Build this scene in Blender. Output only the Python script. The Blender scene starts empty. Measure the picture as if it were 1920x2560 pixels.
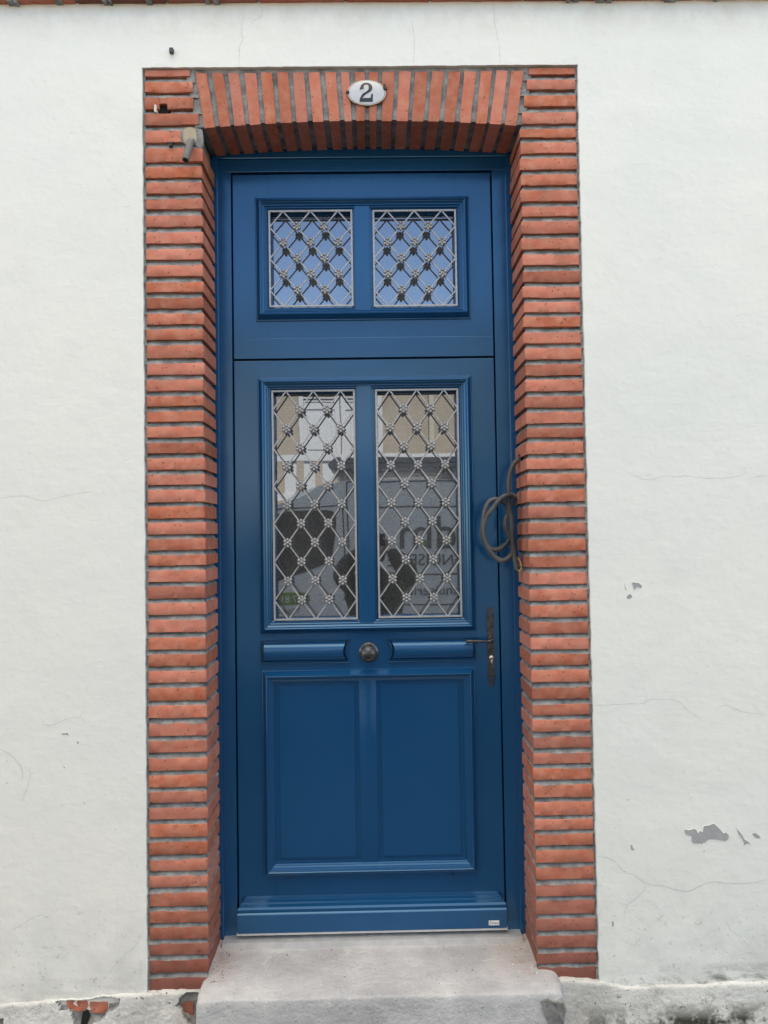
import bpy, bmesh, math, random
from math import radians as R, sin, cos, pi
from mathutils import Vector as V, Matrix, noise
random.seed(7)
S = bpy.context.scene
COL = S.collection

# ------------------------------------------------------------------ camera, sky, sun, exposure
H, DCAM, FPX, CX, CY = 1.56, 2.34, 1849.0, 960.0, 1280.0
YAW, PITCH, ROLL = R(0.75588), R(1.76823), R(-0.88785)
FW = V((sin(YAW)*cos(PITCH), cos(YAW)*cos(PITCH), sin(PITCH)))
RI0 = V((cos(YAW), -sin(YAW), 0)); UP0 = RI0.cross(FW)
RI = cos(ROLL)*RI0 + sin(ROLL)*UP0; UP = -sin(ROLL)*RI0 + cos(ROLL)*UP0
CAMLOC = V((0, -DCAM, H))
cam = bpy.data.objects.new('camera', bpy.data.cameras.new('camera')); COL.objects.link(cam)
cam.matrix_world = Matrix(((RI.x, UP.x, -FW.x, CAMLOC.x), (RI.y, UP.y, -FW.y, CAMLOC.y),
                           (RI.z, UP.z, -FW.z, CAMLOC.z), (0, 0, 0, 1)))
cam.data.lens = 26.0; cam.data.sensor_width = 36.0; cam.data.clip_start = 0.02; cam.data.clip_end = 2000
S.camera = cam
SUN_EL, SUN_AZ = R(50), R(12)          # the sun stands behind the house, so the door is in open shade
w = bpy.data.worlds.new('World'); S.world = w; w.use_nodes = True
nt = w.node_tree; bg = nt.nodes['Background']
sky = nt.nodes.new('ShaderNodeTexSky'); sky.sky_type = 'NISHITA'; sky.sun_disc = False
sky.sun_elevation = SUN_EL; sky.sun_rotation = SUN_AZ
sky.altitude = 200; sky.air_density = 1.0; sky.dust_density = 0.0; sky.ozone_density = 6.0
# bright cloud added overhead to strengthen the light from above, clear blue lower down
wtc = nt.nodes.new('ShaderNodeTexCoord'); wsx = nt.nodes.new('ShaderNodeSeparateXYZ'); nt.links.new(wtc.outputs['Generated'], wsx.inputs[0])
wmr = nt.nodes.new('ShaderNodeMapRange'); wmr.interpolation_type = 'SMOOTHSTEP'
wmr.inputs[1].default_value = .52; wmr.inputs[2].default_value = .86; nt.links.new(wsx.outputs[2], wmr.inputs[0])
wno = nt.nodes.new('ShaderNodeTexNoise'); wno.inputs['Scale'].default_value = 2.2; wno.inputs['Detail'].default_value = 5; nt.links.new(wtc.outputs['Generated'], wno.inputs['Vector'])
wm2 = nt.nodes.new('ShaderNodeMapRange'); wm2.inputs[1].default_value = .3; wm2.inputs[2].default_value = .6; nt.links.new(wno.outputs[0], wm2.inputs[0])
wml = nt.nodes.new('ShaderNodeMath'); wml.operation = 'MULTIPLY'; nt.links.new(wmr.outputs[0], wml.inputs[0]); nt.links.new(wm2.outputs[0], wml.inputs[1])
wmx = nt.nodes.new('ShaderNodeMix'); wmx.data_type = 'RGBA'; nt.links.new(wml.outputs[0], wmx.inputs[0]); nt.links.new(sky.outputs[0], wmx.inputs[6]); wmx.inputs[7].default_value = (9.0, 9.0, 9.0, 1)
nt.links.new(wmx.outputs[2], bg.inputs[0]); bg.inputs[1].default_value = 0.15
sl = bpy.data.lights.new('sun', 'SUN'); sl.energy = 3.6; sl.angle = R(0.53); sl.color = (1, .95, .87)
so = bpy.data.objects.new('sun', sl); COL.objects.link(so)
sd = V((sin(SUN_AZ)*cos(SUN_EL), cos(SUN_AZ)*cos(SUN_EL), sin(SUN_EL)))
so.rotation_euler = sd.to_track_quat('Z', 'Y').to_euler(); so.location = sd*30
vs = S.view_settings; vs.view_transform = 'Standard'; vs.look = 'None'; vs.gamma = 1.0
vs.exposure = 1.80
vs.use_white_balance = True; vs.white_balance_temperature = 9100; vs.white_balance_tint = 9
try: S.cycles.use_denoising = True
except Exception: pass

# ------------------------------------------------------------------ helpers
def P(px, py, y=0.0):
    """point of the plane y=const seen at a measured place of the photograph"""
    d = FW + RI*((px-CX)/FPX) + UP*((CY-py)/FPX)
    t = (y+DCAM)/d.y
    return CAMLOC + d*t
def PX(px, py, y=0.0): return P(px, py, y).x
def PZ(px, py, y=0.0): return P(px, py, y).z
def rect(y, tl, tr, br, bl):
    a, b, c, d = P(*tl, y), P(*tr, y), P(*br, y), P(*bl, y)
    return ((a.x+d.x)/2, (b.x+c.x)/2, (d.z+c.z)/2, (a.z+b.z)/2)   # x0,x1,z0,z1

def link(o, parent=None):
    COL.objects.link(o)
    if parent: o.parent = parent
    return o
def obj(name, bm, mats, parent=None, smooth=None, loc=None):
    me = bpy.data.meshes.new(name)
    bmesh.ops.recalc_face_normals(bm, faces=bm.faces)
    bm.to_mesh(me); bm.free()
    for m in (mats if isinstance(mats, (list, tuple)) else [mats]): me.materials.append(m)
    if smooth is not None and smooth != 18:
        me.polygons.foreach_set('use_smooth', [True]*len(me.polygons))
        if smooth < 179:
            try: me.set_sharp_from_angle(angle=R(smooth))
            except Exception: pass
    o = bpy.data.objects.new(name, me)
    link(o, parent)
    if parent: o.matrix_parent_inverse = Matrix.Translation(-parent.location)
    return o
def thing(name, label, cat, loc=(0, 0, 0), group=None):
    o = bpy.data.objects.new(name, None); o.empty_display_size = .1
    o.location = loc; link(o); return tag(o, label, cat, group)
def tag(o, label, cat, group=None):
    o['label'] = label; o['category'] = cat
    if group: o['group'] = group
    return o
def struct(o): o['kind'] = 'structure'; return o

def box(bm, x0, x1, y0, y1, z0, z1, bevel=0, mi=0):
    vs_ = [bm.verts.new(c) for c in ((x0,y0,z0),(x1,y0,z0),(x1,y1,z0),(x0,y1,z0),(x0,y0,z1),(x1,y0,z1),(x1,y1,z1),(x0,y1,z1))]
    fs = [bm.faces.new([vs_[i] for i in f]) for f in ((0,1,5,4),(1,2,6,5),(2,3,7,6),(3,0,4,7),(4,5,6,7),(3,2,1,0))]
    for f in fs: f.material_index = mi
    if bevel:
        es = list({e for f in fs for e in f.edges})
        r = bmesh.ops.bevel(bm, geom=es, offset=bevel, segments=2, affect='EDGES', profile=.6)
        for f in r['faces']: f.material_index = mi
    return vs_
def prism(bm, pts, y0, y1, mi=0):
    """polygon in xz (list of (x,z)), extruded from y0 to y1"""
    a = [bm.verts.new((x, y0, z)) for x, z in pts]; b = [bm.verts.new((x, y1, z)) for x, z in pts]
    n = len(pts); fs = [bm.faces.new(a), bm.faces.new(b[::-1])]
    for i in range(n): fs.append(bm.faces.new((a[i], b[i], b[(i+1) % n], a[(i+1) % n])))
    for f in fs: f.material_index = mi
    return fs
def sheet(bm, pts, y, mi=0):
    f = bm.faces.new([bm.verts.new((x, y, z)) for x, z in pts]); f.material_index = mi; return f
def sweep_rect(bm, x0, x1, z0, z1, prof, yb, mi=0):
    """mitred moulding round a rectangle: prof = [(inset from outer edge, height towards the street)]"""
    rings = []
    for u, h in prof:
        rings.append([bm.verts.new((x, yb-h, z)) for x, z in ((x0+u, z0+u), (x1-u, z0+u), (x1-u, z1-u), (x0+u, z1-u))])
    for a, b in zip(rings, rings[1:]):
        for i in range(4):
            f = bm.faces.new((a[i], a[(i+1) % 4], b[(i+1) % 4], b[i])); f.material_index = mi
def lathe(bm, c, axis, prof, n=32, mi=0):
    """prof = [(radius, height along axis)]"""
    axis = V(axis).normalized(); q = axis.to_track_quat('Z', 'Y'); c = V(c); rings = []
    for r, h in prof:
        if r < 1e-6: rings.append([bm.verts.new(c+q @ V((0, 0, h)))])
        else: rings.append([bm.verts.new(c+q @ V((r*cos(2*pi*i/n), r*sin(2*pi*i/n), h))) for i in range(n)])
    for a, b in zip(rings, rings[1:]):
        for i in range(n):
            j = (i+1) % n
            if len(a) == 1 and len(b) == 1: continue
            if len(a) == 1: f = bm.faces.new((a[0], b[i], b[j]))
            elif len(b) == 1: f = bm.faces.new((a[i], a[j], b[0]))
            else: f = bm.faces.new((a[i], a[j], b[j], b[i]))
            f.material_index = mi
def catmull(pts, n=12):
    pts = [V(p) for p in pts]; P_ = [2*pts[0]-pts[1]] + pts + [2*pts[-1]-pts[-2]]; out = []
    for i in range(1, len(P_)-2):
        p0, p1, p2, p3 = P_[i-1:i+3]
        for k in range(n):
            t = k/n
            out.append(.5*((2*p1)+(-p0+p2)*t+(2*p0-5*p1+4*p2-p3)*t*t+(-p0+3*p1-3*p2+p3)*t**3))
    out.append(pts[-1]); return out
def resample(pts, step):
    out = [pts[0].copy()]; acc = 0
    for a, b in zip(pts, pts[1:]):
        L = (b-a).length; s = step-acc
        while s < L:
            out.append(a.lerp(b, s/L)); s += step
        acc = (acc+L) % step
    return out
def tube(bm, pts, rad, n=10, caps=True, mi=0):
    """rad: number or function(index)"""
    up = None; prev = None
    for i, p in enumerate(pts):
        t = (pts[min(i+1, len(pts)-1)]-pts[max(i-1, 0)]).normalized()
        if up is None: up = t.orthogonal().normalized()
        up = (up-t*up.dot(t)).normalized(); s = t.cross(up)
        r = rad(i) if callable(rad) else rad
        ring = [bm.verts.new(p+(up*cos(2*pi*k/n)+s*sin(2*pi*k/n))*r) for k in range(n)]
        if prev:
            for k in range(n):
                f = bm.faces.new((prev[k], prev[(k+1) % n], ring[(k+1) % n], ring[k])); f.material_index = mi
        elif caps: bm.faces.new(ring[::-1]).material_index = mi
        prev = ring
    if caps: bm.faces.new(prev).material_index = mi
def ball(bm, c, r, sy=1.0, seg=10, mi=0):
    ret = bmesh.ops.create_uvsphere(bm, u_segments=seg, v_segments=max(6, seg//2+2), radius=r)
    for v in ret['verts']: v.co = V((v.co.x, v.co.y*sy, v.co.z))+V(c)
    for f in {f for v in ret['verts'] for f in v.link_faces}: f.material_index = mi
def text_mesh(body, size, depth, name='lettering'):
    cu = bpy.data.curves.new(name, 'FONT'); cu.body = body; cu.size = size; cu.extrude = depth
    cu.align_x = 'CENTER'; cu.resolution_u = 4
    o = bpy.data.objects.new(name, cu); COL.objects.link(o)
    dg = bpy.context.evaluated_depsgraph_get(); dg.update()
    me = bpy.data.meshes.new_from_object(o.evaluated_get(dg)); bpy.data.objects.remove(o); return me
def nz(x, y, z, s, seed=0): return noise.noise(V((x*s+seed*17.3, y*s-seed*5.1, z*s+seed*9.7)))

# ------------------------------------------------------------------ materials
class M:
    def __init__(s, name, rough=.6, metal=0., spec=.5):
        s.m = bpy.data.materials.new(name); s.m.use_nodes = True; s.t = s.m.node_tree
        s.b = s.t.nodes['Principled BSDF']; s.b.inputs['Roughness'].default_value = rough
        s.b.inputs['Metallic'].default_value = metal; s.b.inputs['Specular IOR Level'].default_value = spec
        s.tc = s.t.nodes.new('ShaderNodeTexCoord'); s.co = s.tc.outputs['Object']
    def n(s, t, **k):
        nd = s.t.nodes.new(t)
        for a, b in k.items(): setattr(nd, a, b)
        return nd
    def l(s, a, b): s.t.links.new(a, b)
    def noise(s, scale, detail=4, rough=.55, dist=0, vec=None):
        nd = s.n('ShaderNodeTexNoise'); nd.inputs['Scale'].default_value = scale; nd.inputs['Detail'].default_value = detail
        nd.inputs['Roughness'].default_value = rough; nd.inputs['Distortion'].default_value = dist
        s.l(vec or s.co, nd.inputs['Vector']); return nd.outputs['Fac']
    def vor(s, scale, feat='F1', vec=None):
        nd = s.n('ShaderNodeTexVoronoi', feature=feat); nd.inputs['Scale'].default_value = scale
        s.l(vec or s.co, nd.inputs['Vector']); return nd.outputs['Distance']
    def ramp(s, fac, stops, interp='LINEAR'):
        nd = s.n('ShaderNodeValToRGB'); nd.color_ramp.interpolation = interp; e = nd.color_ramp.elements
        while len(e) < len(stops): e.new(.5)
        for el, (p, c) in zip(e, stops):
            el.position = p; el.color = (c if isinstance(c, tuple) else (c, c, c)) + (1,)
        s.l(fac, nd.inputs['Fac']); return nd.outputs['Color']
    def mix(s, fac, a, b, mode='MIX'):
        nd = s.n('ShaderNodeMix', data_type='RGBA', blend_type=mode)
        for v, i in ((fac, 0), (a, 6), (b, 7)):
            if isinstance(v, (int, float)): nd.inputs[i].default_value = v
            elif isinstance(v, tuple): nd.inputs[i].default_value = v+(1,)
            else: s.l(v, nd.inputs[i])
        return nd.outputs[2]
    def math(s, op, a, b=0.):
        nd = s.n('ShaderNodeMath', operation=op)
        for v, i in ((a, 0), (b, 1)):
            if isinstance(v, (int, float)): nd.inputs[i].default_value = v
            else: s.l(v, nd.inputs[i])
        return nd.outputs[0]
    def scaled(s, v):
        nd = s.n('ShaderNodeMapping'); nd.inputs['Scale'].default_value = v; s.l(s.co, nd.inputs['Vector']); return nd.outputs[0]
    def sep(s):
        nd = s.n('ShaderNodeSeparateXYZ'); s.l(s.co, nd.inputs[0]); return nd.outputs
    def attr(s, name): return s.n('ShaderNodeAttribute', attribute_name=name).outputs['Color']
    def col(s, c):
        if isinstance(c, tuple): s.b.inputs['Base Color'].default_value = c+(1,)
        else: s.l(c, s.b.inputs['Base Color'])
        return s
    def bump(s, h, dist=.002, strength=1., prev=None):
        nd = s.n('ShaderNodeBump'); nd.inputs['Distance'].default_value = dist; nd.inputs['Strength'].default_value = strength
        s.l(h, nd.inputs['Height'])
        if prev: s.l(prev, nd.inputs['Normal'])
        s.l(nd.outputs[0], s.b.inputs['Normal']); return nd.outputs[0]
    def rough(s, v):
        s.l(v, s.b.inputs['Roughness']); return s

def plain(name, c, rough=.6, metal=0., var=.12, scale=18, bump=0.0, bscale=60, spec=.5):
    m = M(name, rough, metal, spec); a = tuple(x*(1-var) for x in c); b = tuple(min(1, x*(1+var)) for x in c)
    m.col(m.mix(m.ramp(m.noise(scale), [(.3, 0.), (.7, 1.)]), a, b))
    if bump: m.bump(m.noise(bscale, 5), bump)
    return m.m

# painted render of the facade: brushed limewash over rough plaster
m = M('white_plaster', .85, spec=.25)
big = m.noise(1.3, 3); mid = m.noise(6, 4); fine = m.noise(38, 5, .6); strk = m.noise(26, 6, .6, .5, m.scaled((.8, 1, 1.3)))
c = m.mix(m.ramp(big, [(.35, 0.), (.65, 1.)]), (.80, .80, .765), (.76, .775, .755))
c = m.mix(m.math('MULTIPLY', m.ramp(mid, [(.55, 0.), (.75, 1.)]), .35), c, (.70, .70, .685))
c = m.mix(m.math('MULTIPLY', m.ramp(m.noise(90, 3), [(.66, 0.), (.74, 1.)]), .25), c, (.50, .50, .49))
z = m.sep()[2]
# rain-splash dirt and run-off marks along the foot of the wall and under the brick course
foot = m.n('ShaderNodeMapRange'); foot.inputs[1].default_value = .55; foot.inputs[2].default_value = .12; m.l(z, foot.inputs[0])
dirt = m.math('MULTIPLY', foot.outputs[0], m.ramp(m.noise(7, 6, .65), [(.42, 0.), (.72, 1.)]))
c = m.mix(m.math('MULTIPLY', dirt, .55), c, (.44, .44, .42))
c = m.mix(m.math('MULTIPLY', foot.outputs[0], m.ramp(m.noise(55, 4, .7), [(.60, 0.), (.68, .55)])), c, (.30, .30, .28))
topb = m.n('ShaderNodeMapRange'); topb.inputs[1].default_value = 3.14; topb.inputs[2].default_value = 3.23; m.l(z, topb.inputs[0])
c = m.mix(m.math('MULTIPLY', topb.outputs[0], m.ramp(m.noise(14, 5, .7, 0, m.scaled((1, 1, .7))), [(.35, 0.), (.8, .5)])), c, (.55, .49, .41))
gl = m.n('ShaderNodeMapRange'); gl.inputs[1].default_value = .215; gl.inputs[2].default_value = .165; m.l(z, gl.inputs[0])
gx = m.n('ShaderNodeMapRange'); gx.inputs[1].default_value = .70; gx.inputs[2].default_value = .95; m.l(m.sep()[0], gx.inputs[0])
c = m.mix(m.math('MULTIPLY', m.math('MULTIPLY', gl.outputs[0], m.math('ADD', m.math('MULTIPLY', gx.outputs[0], .8), .2)), m.ramp(m.noise(16, 6, .72, 0, m.scaled((.5, 1, 1.6))), [(.47, 0.), (.60, .9)])), c, (.20, .195, .18))
m.col(c)
b1 = m.bump(m.math('ADD', m.math('MULTIPLY', strk, .8), m.math('MULTIPLY', mid, 1.8)), .0014, 1.0)
b0 = m.bump(m.noise(3.2, 3, .5, .3), .007, 1.0, b1); b2 = m.bump(fine, .0009, 1.0, b0)
PLASTER = m.m
GREYCOAT = plain('bare_grey_render', (.36, .365, .375), .85, var=.10, scale=40, bump=.001, bscale=120)
CRACK = plain('hairline_crack', (.46, .46, .445), .9)
HARDCRACK = plain('dark_crack', (.27, .27, .26), .9)

# peeling whitewash of the plinth
m = M('whitewash_plinth', .9, spec=.2)
c = m.mix(m.ramp(m.noise(5, 5), [(.4, 0.), (.65, 1.)]), (.68, .68, .66), (.50, .50, .485))
c = m.mix(m.ramp(m.noise(26, 6, .7), [(.57, 0.), (.63, .8)]), c, (.45, .44, .42))
c = m.mix(m.ramp(m.noise(70, 3), [(.66, 0.), (.70, .9)]), c, (.16, .15, .14))
pz = m.sep()[2]
mo = m.n('ShaderNodeMapRange'); mo.inputs[1].default_value = .105; mo.inputs[2].default_value = .05; m.l(pz, mo.inputs[0])
mx_ = m.n('ShaderNodeMapRange'); mx_.inputs[1].default_value = .45; mx_.inputs[2].default_value = .75; m.l(m.sep()[0], mx_.inputs[0])
c = m.mix(m.math('MULTIPLY', m.math('MULTIPLY', mo.outputs[0], mx_.outputs[0]), m.ramp(m.noise(9, 6, .7), [(.40, 0.), (.52, 1.)])), c, (.055, .058, .045))
m.col(c)
a = m.bump(m.noise(16, 6, .65), .006); m.bump(m.noise(90, 6, .7), .004, 1, a)
PLINTH = m.m

# brick: one tint per brick, pits, smears of lime
m = M('red_brick', .82, spec=.25)
t = m.attr('tint')
sp = m.n('ShaderNodeSeparateColor'); m.l(t, sp.inputs[0])
c = m.mix(sp.outputs[0], (.49, .130, .068), (.62, .205, .150))
c = m.mix(m.math('MULTIPLY', m.ramp(m.noise(24, 5, .6), [(.38, 0.), (.68, 1.)]), .6), c, (.64, .30, .22))
c = m.mix(m.math('MULTIPLY', m.ramp(m.noise(9, 3), [(.5, 0.), (.72, 1.)]), .5), c, (.38, .12, .07))
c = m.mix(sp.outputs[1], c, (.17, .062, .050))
pit = m.math('MULTIPLY', m.ramp(m.vor(62), [(0., 1.), (.15, 1.), (.20, 0.)]), m.ramp(m.noise(31, 2), [(.47, 0.), (.53, 1.)]))
c = m.mix(m.math('MULTIPLY', pit, .6), c, (.10, .035, .026))
c = m.mix(m.math('MULTIPLY', m.ramp(m.noise(52, 5, .7), [(.64, 0.), (.70, .7)]), sp.outputs[2]), c, (.55, .47, .43))
m.col(c)
a = m.bump(m.noise(45, 6, .65), .0020); m.bump(pit, .0012, -1.0, a)
BRICK = m.m
m = M('grey_mortar', .9, spec=.2)
c = m.mix(m.ramp(m.noise(20, 5, .65), [(.35, 0.), (.68, 1.)]), (.14, .142, .147), (.36, .352, .34))
c = m.mix(m.ramp(m.noise(85, 4, .7), [(.60, 0.), (.68, .6)]), c, (.11, .11, .11))
m.col(c); m.bump(m.noise(60, 5, .65), .004); MORTAR = m.m
HOLESHADE = plain('hole_shade', (.008, .008, .008), .95)  # flat black painted in for the shade inside holes and slits
LIME = plain('lime_smear', (.72, .69, .64), .9, bump=.001)
FOAM = plain('beige_filler', (.42, .35, .25), .85, var=.08, scale=60, bump=.0015, bscale=90)

# blue satin paint, very faint brush grain and dust
m = M('blue_satin_paint', .28, spec=.95); m.b.inputs['Specular Tint'].default_value = (.30, .66, 1, 1)
c = m.mix(m.ramp(m.noise(3, 3), [(.3, 0.), (.7, 1.)]), (0., .055, .152), (.0001, .062, .168))
c = m.mix(m.math('MULTIPLY', m.ramp(m.noise(210, 2), [(.735, 0.), (.76, .5)]), .6), c, (.25, .30, .36))
m.col(c); m.rough(m.ramp(m.noise(5, 4), [(.3, .17), (.7, .23)]))
m.bump(m.noise(16, 4, .5, 0, m.scaled((6, 6, .5))), .00025, .22)
m.b.inputs['Coat Weight'].default_value = .28; m.b.inputs['Coat Roughness'].default_value = .16; m.b.inputs['Coat IOR'].default_value = 1.5
BLUE = m.m
BLUEGAP = plain('gap_shade_black', (.004, .008, .02), .7)  # near-black colour for the shade in the gaps round leaf and overlight

m = M('silver_hammered_iron', .46, .35)
c = m.mix(m.ramp(m.noise(160, 3), [(.35, 0.), (.65, 1.)]), (.30, .30, .315), (.47, .475, .49)); m.col(c)
m.bump(m.noise(200, 2), .0004, .6); IRON = m.m
IRONB = plain('silver_cast_rosette', (.40, .40, .41), .30, .6, .15, 120)
m = M('aged_black_iron', .24, .65)
m.col(m.mix(m.ramp(m.noise(70, 5), [(.35, 0.), (.7, 1.)]), (.055, .053, .056), (.12, .118, .12))); m.bump(m.noise(180, 3), .0003); BLKIRON = m.m
STEEL = plain('nickel_lock', (.72, .70, .66), .25, 1., .05)
ALU = plain('aluminium_sill', (.68, .69, .70), .38, .55, .10, 30, .0004)
# glazing: dark textured pane behind a clear reflecting front face
m = M('window_glass', .012, 0., .5)
fib = m.vor(95, 'DISTANCE_TO_EDGE', m.scaled((1, 1, 1)))
nd = m.n('ShaderNodeTexNoise'); nd.inputs['Scale'].default_value = 30; m.l(m.co, nd.inputs['Vector'])
vm = m.n('ShaderNodeVectorMath', operation='MULTIPLY_ADD'); m.l(nd.outputs['Color'], vm.inputs[0]); vm.inputs[1].default_value = (.045, .045, .045); m.l(m.co, vm.inputs[2])
fib = m.vor(85, 'DISTANCE_TO_EDGE', vm.outputs[0])
m.col(m.mix(m.ramp(fib, [(0., 1.), (.06, 0.)]), (.070, .070, .068), (.115, .117, .115)))
m.b.inputs['IOR'].default_value = 3.0; m.b.inputs['Specular Tint'].default_value = (.70, .82, 1, 1)
m.bump(m.noise(2.5, 2), .0012, .35)
GLASS = m.m

m = M('step_concrete', .85, spec=.3)
c = m.mix(m.ramp(m.noise(4.5, 5, .6), [(.38, 0.), (.64, 1.)]), (.40, .402, .42), (.58, .58, .59))
c = m.mix(m.math('MULTIPLY', m.ramp(m.noise(13, 6, .7, .6, m.scaled((.5, 1, 2))), [(.60, 0.), (.66, 1.)]), .6), c, (.66, .655, .65))
c = m.mix(m.ramp(m.vor(48), [(0., .9), (.075, .9), (.10, 0.)]), c, (.17, .165, .16))
c = m.mix(m.math('MULTIPLY', m.ramp(m.noise(120, 2), [(.68, 0.), (.71, 1.)]), .7), c, (.70, .70, .69))
st = m.attr('dust'); c = m.mix(m.math('MULTIPLY', m.n('ShaderNodeSeparateColor').outputs[0], 0.), c, c) if False else c
c = m.mix(m.math('MULTIPLY', st, m.ramp(m.noise(18, 5, .65), [(.32, .15), (.62, .85)])), c, (.38, .30, .275))
m.col(c); a = m.bump(m.noise(11, 6, .6), .012); m.bump(m.noise(75, 6, .7), .005, 1, a)
CONC = m.m
ENAMEL = None
m = M('white_enamel', .18, spec=.5)
m.col(m.mix(m.ramp(m.noise(25, 5, .65), [(.5, 0.), (.75, .5)]), (.57, .57, .59), (.42, .40, .385))); ENAMEL = m.m
BLACKENAMEL = plain('black_enamel', (.018, .019, .022), .25)
BRASS = plain('tarnished_rim', (.33, .22, .12), .45, .6, .3, 60)
RUST = plain('rusty_screw', (.05, .035, .03), .6, .4, .3, 80, .0006)
m = M('black_corrugated_plastic', .42); m.col(m.mix(m.ramp(m.noise(12, 4), [(.4, 0.), (.7, .8)]), (.08, .08, .082), (.22, .215, .21))); CONDUIT = m.m
GREYDUCT = plain('grey_corrugated_plastic', (.25, .235, .23), .55)
WIREB = plain('blue_wire', (.03, .09, .42), .4); WIREY = plain('yellow_green_wire', (.70, .52, .10), .4); WIRER = plain('brown_wire', (.20, .035, .02), .4)
STICKER = plain('white_sticker', (.80, .84, .88), .4, var=.03); INK = plain('dark_ink', (.04, .045, .05), .5)

def paint_tint(bm, faces, col):
    la = bm.loops.layers.float_color.get('tint') or bm.loops.layers.float_color.new('tint')
    for f in faces:
        for lp in f.loops: lp[la] = col
def rand_tint(dark=0., smear=None):
    return (random.uniform(0, 1), dark, random.random()*.6 if smear is None else smear, 1)

# ------------------------------------------------------------------ brick surround of the doorway
SUR = rect(0, (356.6,171.3), (1442.6,165.5), (1497,2450), (369,2473))
XL, XR, ZB, ZT = SUR
OL = .5*(PX(505,330)+PX(519,2200)); OR_ = .5*(PX(1298,330)+PX(1341,2200))    # clear opening
REV = .20                                                             # depth of the reveal
def brick_block(bm, x0, x1, z0, z1, y0, y1, tint, seed, slant0=0., slant1=0., rev=0, amp=.0013):
    """one brick: subdivided block, rounded front arrises, uneven edges. rev: side (-1/+1) facing the opening"""
    nx = max(3, int((x1-x0)/.012)); ny = 4; nz_ = 4
    xs = [i/nx for i in range(nx+1)]; ys = [0, .012, .3, 1.0]; zs = [0, .045, .5, .955, 1]
    g = {}
    ex = min(.003/(x1-x0), .2)
    xs[1] = ex if nx > 3 else xs[1]; xs[-2] = 1-ex if nx > 3 else xs[-2]
    def vert(i, j, k):
        key = (i, j, k)
        if key in g: return g[key]
        fx, fy, fz = xs[i], ys[j], zs[k]
        xa = x0+slant0*fz; xb = x1+slant1*fz
        x = xa+(xb-xa)*fx; y = y0+(y1-y0)*fy; zz = z0+(z1-z0)*fz
        rx = (i in (0, nx)); rz = (k in (0, len(zs)-1)); ry = (j == 0)
        if ry and rz: y += .0012
        if ry and rx: y += .0016
        if rz: zz += amp*1.3*nz(x*1.0, seed*.31, zz, 26, seed)+ .0011*nz(x, zz, y, 7, seed+3)
        if rx: x += amp*nz(x, y, zz, 40, seed+5)
        if ry: y += .0011*nz(x, seed, zz, 18, seed+9)
        # a chipped corner now and then
        if ry and rz and nz(x, seed*1.7, zz, 11, seed+11) > .34: zz += (.004 if k == 0 else -.004); y += .003
        g[key] = bm.verts.new((x, y, zz)); return g[key]
    NX, NY, NZ = nx, len(ys)-1, len(zs)-1; fs = []
    for i in range(NX):
        for k in range(NZ): fs.append(bm.faces.new((vert(i,0,k), vert(i+1,0,k), vert(i+1,0,k+1), vert(i,0,k+1))))
        for j in range(NY):
            fs.append(bm.faces.new((vert(i,j,0), vert(i,j+1,0), vert(i+1,j+1,0), vert(i+1,j,0))))
            fs.append(bm.faces.new((vert(i,j,NZ), vert(i+1,j,NZ), vert(i+1,j+1,NZ), vert(i,j+1,NZ))))
    for j in range(NY):
        for k in range(NZ):
            fs.append(bm.faces.new((vert(0,j,k), vert(0,j,k+1), vert(0,j+1,k+1), vert(0,j+1,k))))
            fs.append(bm.faces.new((vert(NX,j,k), vert(NX,j+1,k), vert(NX,j+1,k+1), vert(NX,j,k+1))))
    paint_tint(bm, fs, tint); return fs

# measured courses (bottom and top edge of every brick face, in metres)
def courses(px, rows):
    out = []
    for y0, s, lst in rows:
        for a, b in lst: out.append((PZ(px, y0+b/s), PZ(px, y0+a/s)))
    return out
k1, k2, k3 = 7.371, 5.5286, 5.027
LEFT = courses(440, [(160, k1, [(105,225),(325,515),(610,825),(910,1120),(1220,1440),(1550,1800),(1890,2090)]),
 (460, k2, [(-30,130),(200,345),(430,585),(665,820),(895,1045),(1120,1275),(1355,1495),(1570,1715),(1790,1940),(2005,2150)]),
 (860, k2, [(12,190),(265,420),(492,648),(722,858),(932,1075),(1143,1290),(1363,1512),(1580,1738),(1803,1948),(2015,2185)]),
 (1260, k2, [(32,200),(260,418),(480,638),(705,850),(915,1078),(1140,1305),(1370,1530),(1600,1775),(1848,2015)]),
 (1660, k2, [(-132,30),(100,258),(330,505),(572,748),(820,998),(1060,1225),(1300,1472),(1540,1705),(1765,1915),(1995,2150)]),
 (2060, k3, [(5,165),(230,385),(450,590),(655,795),(870,1038),(1100,1245),(1305,1448),(1505,1650),(1715,1870),(1940,2105)])])
k1, k2, k3 = 6.636, 5.528, 5.028
RIGHT = courses(1385, [(160, k1, [(65,170),(255,415),(515,700),(795,980),(1070,1215),(1295,1475),(1560,1745)]),
 (460, k2, [(-134,12),(85,240),(308,442),(512,678),(745,900),(975,1120),(1200,1350),(1415,1565),(1630,1770),(1830,1975),(2045,2200)]),
 (860, k2, [(55,208),(280,435),(492,652),(720,875),(937,1095),(1160,1290),(1355,1515),(1585,1728),(1795,1945),(2013,2180)]),
 (1260, k2, [(35,190),(260,415),(487,648),(718,875),(945,1112),(1180,1335),(1400,1565),(1630,1790),(1855,2010),(2075,2227)]),
 (1660, k2, [(85,250),(325,485),(557,708),(772,932),(1008,1160),(1232,1380),(1445,1602),(1672,1845),(1910,2095)]),
 (2060, k3, [(-55,75),(130,270),(335,488),(545,700),(765,910),(970,1135),(1195,1340),(1410,1560),(1625,1755),(1805,1965)])])

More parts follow.
